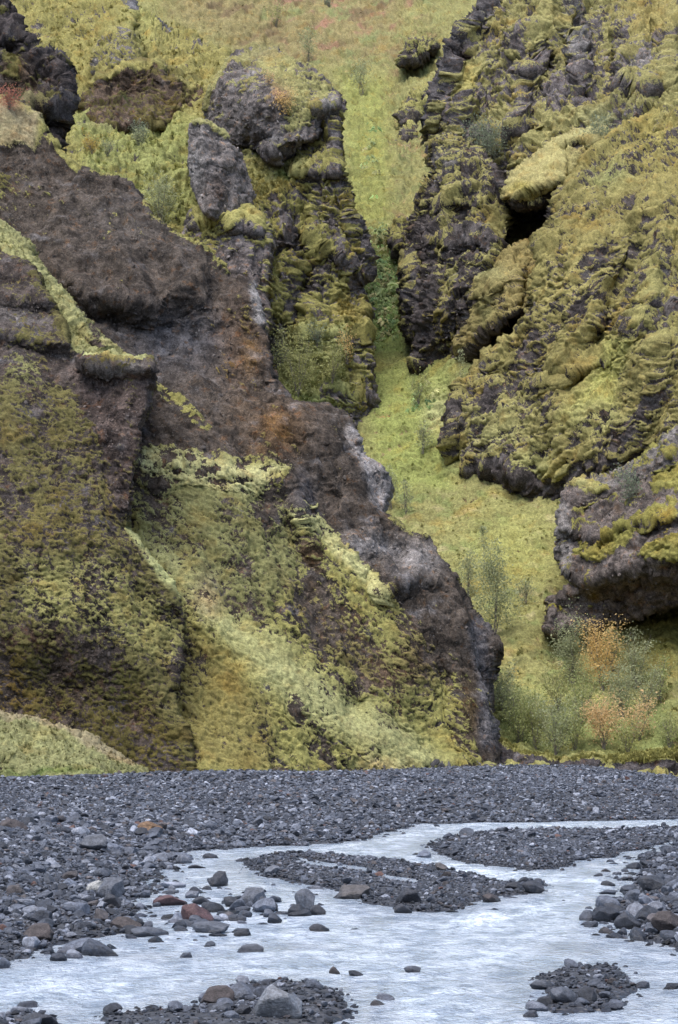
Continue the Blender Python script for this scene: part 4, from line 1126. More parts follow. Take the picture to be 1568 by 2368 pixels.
# near left buttress
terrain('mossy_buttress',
        [(-300, 545), (0, 588), (40, 600), (70, 625), (95, 665), (115, 700), (140, 740), (158, 780), (164, 806), (200, 828), (260, 834), (330, 834), (352, 840), (358, 860), (350, 888), (340, 900), (344, 940), (326, 985), (319, 1040), (311, 1100),
         (306, 1180), (298, 1218), (330, 1252), (352, 1280), (388, 1324), (412, 1372), (430, 1440), (420, 1520), (400, 1600), (430, 1700), (450, 1780), (460, 1850), (-300, 1850)],
        [(-100, 560, 122), (0, 590, 119), (160, 800, 113), (350, 850, 110.5), (-100, 850, 112), (310, 1100, 109), (0, 1100, 107), (330, 1250, 107.3), (-100, 1400, 103.5), (200, 1400, 104), (425, 1440, 105.6), (150, 1600, 103), (350, 1650, 103.2), (-100, 1790, 101), (450, 1790, 102)],
        feats=[ledge([(185, 842), (260, 848), (352, 852)], 1.6, 24, 22, 12), ledge([(-300, 1430), (0, 1450), (150, 1470), (260, 1500), (340, 1560), (390, 1660)], .25, 130, 110, 30), bump(150, 1600, 190, 90, -.35), ledge([(-300, 760), (0, 770), (160, 800)], 1.0, 60, 30),
               ledge([(-300, 700), (0, 690), (110, 700)], .8, 40, 30), rib([(345, 880), (318, 1040), (306, 1180)], .8, 70, 14), bump(250, 900, 60, 30, -.6), rib([(340, 1260), (410, 1400)], .6, 80, 20), bump(100, 1250, 150, 120, .7)],
        edge=(6, 1.5), jag=7, rough=(.6, .2, .10), moss=.52,
        mpatch=[(soft([(-300, 560), (0, 595), (70, 630), (158, 790), (350, 850), (345, 940), (320, 1040), (306, 1180), (270, 1180), (240, 1050), (200, 960), (160, 890), (-300, 840)], 18), .14), (spot(30, 700, 40, 10), .45), (spot(50, 790, 70, 20), .5), (spot(60, 860, 40, 30), .7),
                (band([(195, 830), (260, 836), (330, 835)], 6), .95), (soft([(-300, 1450), (0, 1460), (200, 1480), (330, 1560), (400, 1700), (430, 1800), (-300, 1800)], 20), .52), (band([(300, 1220), (335, 1256), (385, 1322), (412, 1372)], 10), .85), (soft([(60, 1330), (300, 1350), (400, 1440), (400, 1520), (250, 1460), (50, 1420)], 20), .62)],
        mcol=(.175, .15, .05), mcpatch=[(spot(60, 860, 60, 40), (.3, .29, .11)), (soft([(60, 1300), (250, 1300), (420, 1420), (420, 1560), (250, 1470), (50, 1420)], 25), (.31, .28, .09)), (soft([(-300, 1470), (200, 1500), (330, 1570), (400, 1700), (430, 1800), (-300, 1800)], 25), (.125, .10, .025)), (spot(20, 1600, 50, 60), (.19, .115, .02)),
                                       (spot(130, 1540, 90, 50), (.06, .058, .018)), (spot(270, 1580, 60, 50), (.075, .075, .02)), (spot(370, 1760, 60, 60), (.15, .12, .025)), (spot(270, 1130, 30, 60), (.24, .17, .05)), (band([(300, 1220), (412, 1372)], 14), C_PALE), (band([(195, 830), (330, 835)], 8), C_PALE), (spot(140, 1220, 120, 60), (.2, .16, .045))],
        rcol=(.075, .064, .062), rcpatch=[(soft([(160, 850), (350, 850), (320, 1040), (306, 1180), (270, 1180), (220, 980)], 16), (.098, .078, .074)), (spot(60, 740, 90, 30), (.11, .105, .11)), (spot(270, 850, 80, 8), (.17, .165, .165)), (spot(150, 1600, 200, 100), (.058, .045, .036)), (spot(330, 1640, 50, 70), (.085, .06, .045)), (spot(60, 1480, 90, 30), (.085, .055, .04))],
        cush=(.4, .2, .14), seed=38, cdir=18, label='near mossy buttress with an overhanging grey cap and dark hollow foot', cat='cliff', cw=.45, rdir=-.3, ribn=.9, clasts=2500, clast_r=.06)

# grassy bank at the foot of the buttress
terrain('grass_bank',
        [(-300, 1630), (0, 1650), (50, 1666), (130, 1682), (200, 1706), (260, 1746), (300, 1772), (335, 1792), (350, 1850), (-300, 1850)],
        [(-100, 1640, 101), (0, 1655, 100.6), (200, 1706, 100.4), (330, 1790, 99.5), (0, 1800, 95), (200, 1810, 95), (340, 1840, 97)], edge=(14, 1.5), jag=4, rough=(.35, .2, .06), moss=.86,
        feats=[ledge([(-300, 1745), (20, 1755), (60, 1790)], .8, 30, 20), bump(60, 1735, 20, 12, -.5)], mpatch=[(spot(0, 1790, 36, 16), .2), (spot(60, 1740, 20, 12), .5)], mcol=(.27, .265, .11), mcpatch=[(band([(0, 1655), (130, 1685), (300, 1775)], 12), C_TAN), (spot(100, 1800, 120, 10), C_GREEN)], cush=(.5, .26, .26), seed=41,
        label='low grassy bank at the foot of the mossy buttress', cat='bank', tufts=700, tuft_size=.1, rcol=R_BROWN, cw=.5)

# eroded edge of the meadow
terrain('cut_bank',
        [(1120, 1700), (1150, 1716), (1180, 1738), (1230, 1752), (1290, 1762), (1400, 1760), (1500, 1750), (1568, 1745), (1900, 1740), (1900, 1830), (1120, 1830)],
        [(1140, 1710, 116), (1200, 1745, 114), (1300, 1765, 113), (1600, 1750, 113), (1140, 1800, 113), (1600, 1800, 112)], edge=(8, 1.2), jag=3, rough=(.3, .25, .1), moss=.06,
        mpatch=[(band([(1140, 1712), (1180, 1738), (1290, 1764)], 4), .9), (soft([(1320, 1740), (1900, 1730), (1900, 1764), (1320, 1768)], 5), .85)], mcol=(.34, .31, .09), cush=(.8, .35, .3), seed=44, rcol=(.075, .07, .078),
        label='dark eroded cut bank between the meadow and the gravel', cat='bank', tufts=900, tuft_size=.16, step=2.2)


# ================================================================== RIVER BED
def G(pts, z=0.0):
    return [on_ground(x, y, z) for x, y in pts]


BARS = {
    'main': G([(2300, 1884), (1568, 1893), (1400, 1897), (1250, 1900), (1080, 1902), (960, 1905), (930, 1912), (890, 1922), (840, 1937), (780, 1948), (700, 1955), (620, 1957), (520, 1961), (430, 1967), (408, 1975),
               (395, 1992), (370, 2005), (340, 2022), (322, 2042), (335, 2062), (318, 2078), (298, 2092), (292, 2112), (306, 2132), (285, 2152), (230, 2168), (180, 2178), (100, 2190), (40, 2212), (0, 2226), (-300, 2260), (-900, 2300), (-1500, 1752), (900, 1752)]),
    'right': G([(2300, 1925), (1568, 1952), (1510, 1985), (1490, 2030), (1450, 2075), (1425, 2105), (1440, 2140), (1500, 2172), (1568, 2195), (1800, 2230), (2300, 2300)]),
    'upper': G([(1003, 1968), (1018, 1948), (1060, 1933), (1150, 1922), (1250, 1918), (1400, 1919), (1568, 1914), (1800, 1912), (1800, 1930), (1568, 1944), (1480, 1963), (1400, 1978), (1335, 1990), (1290, 2008), (1220, 2012), (1130, 2002), (1060, 1986)]),
    'middle': G([(568, 1996), (600, 1982), (660, 1972), (740, 1974), (820, 1984), (900, 1990), (960, 1998), (1000, 2003), (1060, 2018), (1120, 2030), (1180, 2040), (1250, 2044), (1256, 2058), (1200, 2070), (1110, 2082), (1075, 2096), (1000, 2108),
                 (940, 2104), (870, 2088), (850, 2074), (775, 2056), (700, 2040), (640, 2030), (590, 2016)]),
    'bottom': G([(230, 2350), (330, 2338), (440, 2330), (500, 2318), (545, 2290), (600, 2272), (650, 2266), (720, 2275), (765, 2300), (788, 2325), (780, 2352), (700, 2380), (600, 2440), (200, 2440)]),
    'corner': G([(1240, 2300), (1255, 2262), (1330, 2240), (1400, 2230), (1450, 2290), (1440, 2330), (1360, 2335), (1290, 2340)]),
    'left_corner': G([(-300, 2352), (0, 2354), (80, 2345), (130, 2356), (160, 2400), (0, 2440), (-300, 2440)]),
}
BH = {'main': (.16, 2.5), 'right': (.26, 1.2), 'upper': (.06, .9), 'middle': (.05, .7), 'bottom': (.03, .3), 'corner': (.02, .3), 'left_corner': (.05, .3)}


def zone(X, Y):
    """bar height above water level, and which bar"""
    X, Y = np.asarray(X, float), np.asarray(Y, float)
    nz = .34 * fbm(X / .8, Y / .8, .5, 4, 301) * np.clip(Y / 18, .6, 2.5)
    best = np.full(X.shape, -9.0)
    which = np.full(X.shape, -1)
    hgt = np.full(X.shape, -.12)
    for i, (k, pl) in enumerate(BARS.items()):
        sd, _, _ = poly_sd(X, Y, pl)
        sd = sd + nz
        h, w = BH[k]
        m = sd > best
        hh = np.where(sd > 0, h * (1 - np.exp(-sd / w)) + .015, np.maximum(-.16, sd * .12))
        hgt = np.where(m, hh, hgt)
        best = np.where(m, sd, best)
        which = np.where(m, i, which)
    return best, which, hgt


def rise(X, Y):
    r = np.clip((Y - 46) / 70, 0, 1.3)
    z = r * (.03 + .68 * sst(-14, 16, X))
    z = z + .42 * np.exp(-((X + 5) / 9)**2 - ((Y - 84) / 5)**2) + .22 * np.exp(-((X + 15) / 6)**2 - ((Y - 78) / 6)**2)
    z = z + .18 * np.exp(-((X - 7) / 7)**2 - ((Y - 62) / 5)**2)
    z = z + .22 * sst(-1.5, -6, X * 1.0) * np.exp(-((Y - 30) / 11)**2)
    return z


def zbed(X, Y):
    sd, wh, h = zone(X, Y)
    onb = sst(0, 2.0, sd) * (wh == 0)
    cut = band([(690, 1990), (760, 2002), (840, 2012), (900, 2032), (960, 2040)], 9)(*proj(X, np.maximum(Y, 6), 0 * X))
    h = np.where(wh == 3, h - cut * .12, h)
    n = .05 * fbm(X / 2.2, Y / 2.2, 2.5, 3, 311) * sst(0, .8, sd)
    return h + onb * rise(X, Y) + n * np.clip(h * 8, 0, 1), sd, wh


rows = np.concatenate([np.linspace(-25, 6.0, 12)[:-1], np.geomspace(6.0, 150, 330)])
cols = np.concatenate([np.linspace(-1.2, -.22, 26)[:-1], np.linspace(-.22, .22, 260), np.linspace(.22, 1.2, 26)[1:]])
gy, gx = np.meshgrid(rows, cols, indexing='ij')
gX = gx * np.maximum(np.abs(gy), 14)
zz, sdb, whb = zbed(gX, gy)
V = np.stack([gX, gy, zz], -1)
r_, c_ = gX.shape
I = np.arange(r_ * c_).reshape(r_, c_)
q = np.stack([I[:-1, :-1], I[:-1, 1:], I[1:, 1:], I[1:, :-1]], -1).reshape(-1, 4)
link('riverbed', mesh_np('riverbed', V.reshape(-1, 3), [q], M_BED), label='dark gravel river bed below the cliffs', kind='structure')
g = np.array([(-400, -200, -.6), (400, -200, -.6), (400, 500, -.6), (-400, 500, -.6)], float)
link('ground', mesh_np('ground', g, [np.array([[0, 1, 2, 3]])], M_BED), label='dark ground under the valley', kind='structure')

# water
rows = np.concatenate([np.linspace(-25, 7.0, 14)[:-1], np.geomspace(7.0, 58, 620)])
cols = np.concatenate([np.linspace(-.9, -.2, 12)[:-1], np.linspace(-.2, .2, 330), np.linspace(.2, .9, 12)[1:]])
gy, gx = np.meshgrid(rows, cols, indexing='ij')
gX = gx * np.maximum(np.abs(gy), 14)
sdw, whw, _ = zone(gX, gy)
px, py = proj(gX, np.maximum(gy, 7), 0 * gX)
foam = np.zeros_like(gX)
for f, amt in [(band([(1568, 1903), (1250, 1908), (980, 1915), (930, 1945), (850, 1960), (780, 1962)], 16), .55), (band([(960, 1985), (1050, 2010), (1150, 2022), (1290, 2035), (1400, 2050)], 20), .75), (band([(1280, 2050), (1330, 2080), (1180, 2110), (1050, 2140)], 26), .7),
               (spot(1300, 2100, 160, 26), .5), (spot(1020, 2310, 130, 50), .75), (spot(1000, 2150, 140, 20), .3), (spot(200, 2290, 260, 40), .3), (spot(1420, 2000, 60, 20), .35), (spot(900, 2220, 200, 40), .25), (spot(760, 2000, 60, 14), .5), (band([(400, 2010), (480, 1985), (560, 1972)], 20), .3)]:
    foam = np.maximum(foam, f(px, py) * amt)
foam = foam * (.55 + 1.1 * fbm(gX / .8, gy / 1.6, 4.4, 3, 405))
foam = foam + .12 * fbm(gX / 1.2, gy / 2.4, 1.1, 3, 401)
shallow = sst(-.9, -.05, sdw) * .55
for f, amt in [(spot(1330, 2195, 120, 26), .8), (spot(1430, 2160, 60, 18), .7), (spot(640, 2190, 140, 12), .7), (spot(330, 2210, 260, 16), .5), (spot(880, 2130, 90, 14), .5), (spot(1380, 2020, 60, 8), .6), (spot(560, 2060, 180, 40), .35)]:
    shallow = np.maximum(shallow, f(px, py) * amt)
shallow = np.clip(shallow - foam * .5, 0, 1)
amp = (.022 + .05 * np.clip(foam, 0, 1))
wz = amp * (fbm(gX / .55, gy / .8, .3, 4, 411, gain=.6) + .5 * fbm(gX / .9 + .3 * gy, gy / 1.6, .9, 2, 421, ridged=True)) - .004
wz = wz * sst(-.02, -.6, sdw)
V = np.stack([gX, gy, wz], -1)
r_, c_ = gX.shape
I = np.arange(r_ * c_).reshape(r_, c_)
q = np.stack([I[:-1, :-1], I[:-1, 1:], I[1:, 1:], I[1:, :-1]], -1).reshape(-1, 4)
link('river', mesh_np('river', V.reshape(-1, 3), [q], M_WATER, attrs={'foam': foam.ravel(), 'shallow': shallow.ravel()}),
     label='pale blue braided glacial river flowing over dark gravel', kind='structure')
print('  river %.1fs' % (time.time() - T0))

# ------------------------------------------------------------------ named boulders
BOULD_SHAPES = [stone_mesh(700 + i, 4, M_STONE, (1, .85, 1), 14 if i % 3 else 22, 'boulder_shape', .12, (.45, .88), True) for i in range(10)]
GREY, DGREY, LGREY = (.085, .093, .113), (.040, .043, .053), (.15, .16, .18)
REDB, BRN, DBRN = (.085, .048, .050), (.085, .078, .078), (.060, .050, .050)


def boulder(px, base, w, h, c, label, seed, yaw=None, tilt=0.0):
    X, Y = on_ground(px, base, 0.0)
    z, sd, wh = zbed(np.array([X]), np.array([Y]))
    z = max(float(z[0]), -.01)
    if z > .03:
        X, Y = on_ground(px, base, z)
    s = math.hypot(X, Y) / FOC
    wm, hm = w * s, h * s
    o = link('boulder', BOULD_SHAPES[seed % 10], None, label, 'boulder', 'boulders standing in the river')
    o.scale = (wm * .53, wm * .42, hm * .56)
    r = random.Random(seed)
    o.rotation_euler = (r.uniform(-.12, .12), tilt, yaw if yaw is not None else r.uniform(-.5, .5))
    o.location = (X, Y + wm * .3, z + hm * .28)
    o.color = (*c, 1)
    return o


for a_ in [
    (390, 2094, 78, 30, REDB, 'low red boulder in the shallow water beside the left bank', 1),
    (458, 2140, 72, 60, REDB, 'reddish brown boulder with grey face behind a pale flat stone', 2),
    (485, 2160, 84, 36, GREY, 'pale grey smooth stone in front of the reddish brown boulder', 3),
    (290, 2156, 72, 42, DBRN, 'brown boulder at the tip of the left bank', 4),
    (345, 2165, 84, 26, GREY, 'flat grey stone awash beside the brown boulder', 5),
    (226, 2196, 38, 26, DGREY, 'small dark boulder at the water edge below the left bank', 6),
    (88, 2170, 70, 40, DBRN, 'brown cobble on the left bank near the lower edge', 7),
    (505, 2050, 50, 44, DGREY, 'dark rounded boulder in the channel left of the middle islet', 8),
    (580, 2095, 66, 52, GREY, 'grey boulder leaning behind the dark twin boulder', 9),
    (612, 2108, 60, 44, DGREY, 'dark twin boulder in the middle of the boulder cluster', 10),
    (468, 2092, 44, 26, DGREY, 'dark stone behind the reddish brown boulder', 11),
    (540, 2098, 44, 32, DGREY, 'dark stone at the left of the grey leaning boulder', 12),
    (706, 2108, 46, 64, GREY, 'pointed pyramid shaped grey boulder', 13),
    (688, 2118, 44, 34, DGREY, 'dark block at the left foot of the pyramid boulder', 14),
    (735, 2116, 34, 30, DGREY, 'dark block at the right foot of the pyramid boulder', 15),
    (738, 2156, 44, 26, DGREY, 'dark isolated stone in front of the pyramid boulder', 16),
    (575, 2202, 62, 24, GREY, 'smooth grey stone alone in the broad channel', 17),
    (560, 2165, 40, 24, DGREY, 'dark stone between the cluster and the broad channel', 18),
    (815, 2078, 88, 38, BRN, 'wide smooth grey brown boulder on the middle islet', 19),
    (945, 2085, 54, 40, DGREY, 'dark angular boulder on the middle islet', 20),
    (932, 2112, 40, 28, DGREY, 'dark boulder at the lower edge of the middle islet', 21),
    (1020, 2018, 28, 22, BRN, 'small pale boulder at the upper edge of the middle islet', 22),
    (1235, 2066, 50, 34, DGREY, 'dark angular block at the right tip of the middle islet', 23),
    (1190, 2062, 44, 22, DGREY, 'low dark stone next to the islet tip block', 24),
    (1140, 2086, 46, 26, DBRN, 'brownish stone along the lower right edge of the middle islet', 25),
    (1407, 2050, 32, 18, DGREY, 'lone dark stone in the rapids right of the islets', 26),
    (640, 2352, 118, 84, LGREY, 'largest pale grey boulder at the bottom of the picture', 30),
    (500, 2326, 76, 42, DBRN, 'dark brown boulder left of the large pale boulder', 27),
    (512, 2342, 46, 28, GREY, 'grey stone in front of the dark brown boulder', 28),
    (560, 2345, 40, 24, DGREY, 'dark stone between the brown and the large pale boulder', 29),
    (775, 2254, 26, 26, DBRN, 'small brown upright stone in the lower channel', 31),
    (822, 2258, 34, 20, DGREY, 'small dark stone beside the brown upright stone', 32),
    (955, 2250, 38, 22, GREY, 'grey stone breaking the water in the lower channel', 33),
    (1255, 2288, 54, 26, GREY, 'grey stone at the upper left of the lower right islet', 34),
    (1308, 2326, 66, 40, GREY, 'smooth pale grey boulder in the middle of the lower right islet', 35),
    (1362, 2328, 46, 44, DGREY, 'dark boulder beside the smooth boulder of the lower right islet', 36),
    (1260, 2326, 44, 26, DGREY, 'dark stone at the left end of the lower right islet', 37),
    (1228, 2352, 34, 22, GREY, 'small grey stone below the lower right islet', 38),
    (1556, 2288, 46, 20, DGREY, 'dark low stone at the right edge of the lower channel', 39),
    (85, 2372, 80, 34, DGREY, 'dark boulder cut off by the bottom left corner', 40),
    (1455, 2148, 60, 44, DGREY, 'dark boulder at the lower end of the right bank', 41),
    (1420, 2112, 44, 30, DGREY, 'dark stone at the left tip of the right bank', 42),
    (1510, 2062, 60, 44, DGREY, 'dark boulder at the upper end of the right bank', 43),
    (1545, 2150, 70, 50, DBRN, 'brownish boulder on the right bank by the frame edge', 44),
    (30, 1928, 60, 40, DBRN, 'brown boulder at the far left edge of the gravel bank', 45),
    (345, 1925, 56, 30, (.15, .09, .05), 'rusty brown boulder on the gravel behind the left bank', 46),
    (215, 1958, 64, 34, GREY, 'grey boulder among cobbles on the upper left bank', 47),
    (220, 2062, 40, 30, (.34, .34, .33), 'whitish stone among the cobbles of the left bank', 48),
    (250, 2080, 66, 60, GREY, 'large grey boulder beside the whitish stone on the left bank', 49),
    (255, 2098, 50, 40, DGREY, 'dark boulder at the right edge of the left bank', 50),
    (455, 2008, 40, 12, DGREY, 'low dark stone awash near the head of the left channel', 51),
    (427, 1982, 32, 12, DGREY, 'small dark stone at the head of the left channel', 52),
]:
    boulder(*a_)

# ------------------------------------------------------------------ cobbles
def sample_stones(n, d0, d1, lat, rmean, rs, seed):
    r = np.random.default_rng(seed)
    Y = np.sqrt(r.uniform(d0**2, d1**2, n))
    X = r.uniform(-1, 1, n) * (lat * Y + 4.5)
    R = rmean * r.lognormal(0, rs, n)
    return X, Y, R


parts = [sample_stones(165000, 9.5, 36, .195, .022, .55, 1), sample_stones(34000, 13, 50, .195, .045, .45, 2), sample_stones(195000, 30, 118, .19, .046, .5, 3)]
def shoal_patch(cx, cy, rx, ry, n, rm, seed):
    r = np.random.default_rng(seed)
    a, q = r.uniform(0, 6.283, n), np.sqrt(r.random(n))
    xy = [on_ground(cx + rx * q_ * math.cos(a_), cy + ry * q_ * math.sin(a_)) for a_, q_ in zip(a, q)]
    return np.array([p[0] for p in xy]), np.array([p[1] for p in xy]), rm * r.lognormal(0, .45, n)


N_FREE = sum(len(p[0]) for p in parts)
parts += [shoal_patch(560, 2070, 230, 55, 300, .045, 21), shoal_patch(600, 2100, 130, 40, 120, .06, 22), shoal_patch(420, 2150, 150, 30, 110, .05, 23), shoal_patch(860, 2138, 110, 16, 70, .035, 24), shoal_patch(1440, 2120, 90, 60, 110, .05, 25),
          shoal_patch(1390, 2280, 100, 60, 130, .035, 26), shoal_patch(540, 2320, 260, 40, 220, .032, 27), shoal_patch(1340, 2350, 130, 24, 60, .035, 28), shoal_patch(760, 1985, 200, 22, 140, .04, 29), shoal_patch(420, 2000, 90, 30, 50, .05, 30), shoal_patch(1440, 2010, 90, 22, 50, .05, 31), shoal_patch(300, 2200, 260, 16, 70, .04, 32), shoal_patch(1000, 1975, 60, 22, 40, .05, 33), shoal_patch(1150, 2080, 160, 18, 90, .04, 34)]
X, Y, R = [np.concatenate(z) for z in zip(*parts)]
ZB, SD, WH = zbed(X, Y)
u = RNG.random(len(X))
size_mul = np.ones(len(X))
leftbank = (WH == 0) & (Y < 46) & (X < -1.0)
size_mul[leftbank] = 1.1
rightb = (WH == 1)
size_mul[rightb] = 1.15
isl = np.isin(WH, [2, 3])
size_mul[isl] = .75
size_mul[np.isin(WH, [4, 5])] = .75
heap = np.exp(-((X + 5) / 10)**2 - ((Y - 82) / 7)**2)
size_mul *= 1 + .7 * heap
R = np.clip(R * size_mul * .80, .012, .16)
in_wat = SD < 0
pxs, pys = proj(X, Y, np.maximum(ZB, 0))
shoal = spot(570, 2090, 260, 70)(pxs, pys) * 1.0 + spot(860, 2130, 120, 20)(pxs, pys) * .4 + spot(1450, 2130, 90, 60)(pxs, pys) * .35 + spot(1380, 2300, 110, 60)(pxs, pys) * .3 + spot(640, 2300, 260, 50)(pxs, pys) * .3 + spot(760, 1990, 160, 20)(pxs, pys) * .2
keep = np.where(in_wat, u < np.clip(shoal * sst(-2.5, -.0, SD) + .9 * sst(-.7, 0, SD), 0, 1) * .4, True)
keep[N_FREE:] = True
keep &= ~(in_wat & (np.maximum(ZB, -.03) + R * .6 < 0.004))
fine = (WH == 0) & (X > -6) & (Y > 50)
X, Y, R, ZB, WH, SD, pxs, pys = [z[keep] for z in (X, Y, R, ZB, WH, SD, pxs, pys)]
n = len(X)
base = RNG.choice(4, n, p=[.45, .33, .16, .06])
pal = np.array([(.080, .090, .115), (.036, .041, .054), (.19, .205, .245), (.080, .071, .073)])
cc = pal[base] * RNG.lognormal(0, .25, (n, 1))
rd = RNG.random(n) < .007
cc[rd] = np.array((.11, .06, .05))
# the largest-looking ones become objects of their own
vis = (pxs > -10) & (pxs < 1580) & (pys < 2375)
order = np.argsort(-np.where(vis, R / Y, 0))
big = order[:236]
COB = [stone_mesh(900 + i, 3, M_STONE, (1.15, RNG.uniform(.7, .95), RNG.uniform(.5, .8)), 12, 'cobble_shape', .06, (.4, .82), False, False) for i in range(8)]
ZN = {0: ('grey cobble lying among many others on the left gravel bank', 'cobbles of the left gravel bank'), 1: ('dark cobble piled up on the right bank', 'cobbles of the right bank'),
      2: ('grey cobble on the upper gravel islet', 'cobbles of the upper islet'), 3: ('dark cobble on the middle gravel islet', 'cobbles of the middle islet'), 4: ('dark cobble on the gravel bar along the bottom edge', 'cobbles of the bottom bar'),
      5: ('dark cobble on the small lower right islet', 'cobbles of the lower right islet'), 6: ('dark cobble in the bottom left corner', 'cobbles of the bottom left corner')}
for k in big:
    lb, gp = ZN[int(WH[k])]
    if SD[k] < 0:
        if pxs[k] < 800 and pys[k] < 2210:
            lb, gp = 'small dark stone in the shallows among the boulder cluster', 'stones among the boulder cluster'
        elif pxs[k] > 1280 and pys[k] < 2210:
            lb, gp = 'small dark stone in the shallows beside the right bank', 'stones beside the right bank'
        elif pys[k] < 2210:
            lb, gp = 'small dark stone in the shallows along the middle islet', 'stones along the middle islet'
        elif pxs[k] < 900:
            lb, gp = 'small dark stone in the shallows beside the bottom gravel bar', 'stones beside the bottom bar'
        else:
            lb, gp = 'small dark stone in the shallows around the lower right islet', 'stones around the lower right islet'
    o = link('cobble', COB[k % 8], None, lb, 'stone', gp)
    o.location = (X[k], Y[k], max(ZB[k], -.02) + R[k] * .28)
    o.scale = (R[k] * 1.15,) * 3
    o.rotation_euler = (random.uniform(-.35, .35), random.uniform(-.35, .35), random.uniform(0, 6.28))
    o.color = (*cc[k], 1)
rest = np.ones(n, bool)
rest[big] = False
rot = np.stack([RNG.normal(0, .3, n), RNG.normal(0, .3, n), RNG.uniform(0, 6.28, n)], -1)
pos = np.stack([X, Y, np.maximum(ZB, -.03) + R * RNG.uniform(.05, .45, n)], -1)
scl = R[:, None] * RNG.uniform(.85, 1.25, (n, 3))
scatter('gravel', pos[rest], None, scl[rest], cc[rest], STONES, rot=rot[rest], label='dark grey gravel and cobbles covering the banks and islets', cat='gravel')
print('  stones %d  %.1fs' % (n, time.time() - T0))


# fallen blocks along the foot of the cliffs
ns_ = 420
fp = RNG.uniform(-250, 1150, ns_)
fd = np.interp(fp, [-300, 340, 460, 800, 1150], [94.5, 96.5, 101.5, 107, 113.8]) - np.abs(RNG.normal(0, 1.6, ns_)) + .4
fX = (fp - CX) / FOC * fd
fz, _, _ = zbed(fX, fd)
fr = np.clip(.11 * RNG.lognormal(0, .55, ns_), .05, .5)
fc = np.array([(.075, .068, .066), (.05, .047, .05), (.12, .115, .115), (.095, .075, .06)])[RNG.integers(0, 4, ns_)]
scatter('scree', np.stack([fX, fd, fz + fr * .25], -1), None, fr[:, None] * RNG.uniform(.8, 1.3, (ns_, 3)), fc, STONES, rot=RNG.uniform(0, 6.28, (ns_, 3)), label='dark fallen stones strewn along the foot of the cliffs', cat='scree')


# ================================================================== SHRUBS
LEAF = {
    'sage': mat_leaf('sage_leaf', (.25, .28, .15), (.48, .50, .30)), 'green': mat_leaf('green_leaf', (.24, .28, .10), (.46, .48, .22)), 'grey': mat_leaf('grey_leaf', (.15, .185, .12), (.33, .37, .26)),
    'orange': mat_leaf('orange_leaf', (.62, .42, .15), (.82, .62, .30)), 'pink': mat_leaf('pink_leaf', (.61, .42, .20), (.81, .61, .35)), 'gold': mat_leaf('gold_leaf', (.46, .31, .07), (.60, .46, .16)), 'lime': mat_leaf('lime_leaf', (.28, .30, .10), (.46, .46, .22)), 'red': mat_leaf('red_leaf', (.36, .12, .09), (.5, .26, .18)),
}


def surf(layer, px, py):
    pix, V, N = LAYERS[layer]
    i = np.argmin((pix[:, 0] - px)**2 + (pix[:, 1] - py)**2)
    return V[i]


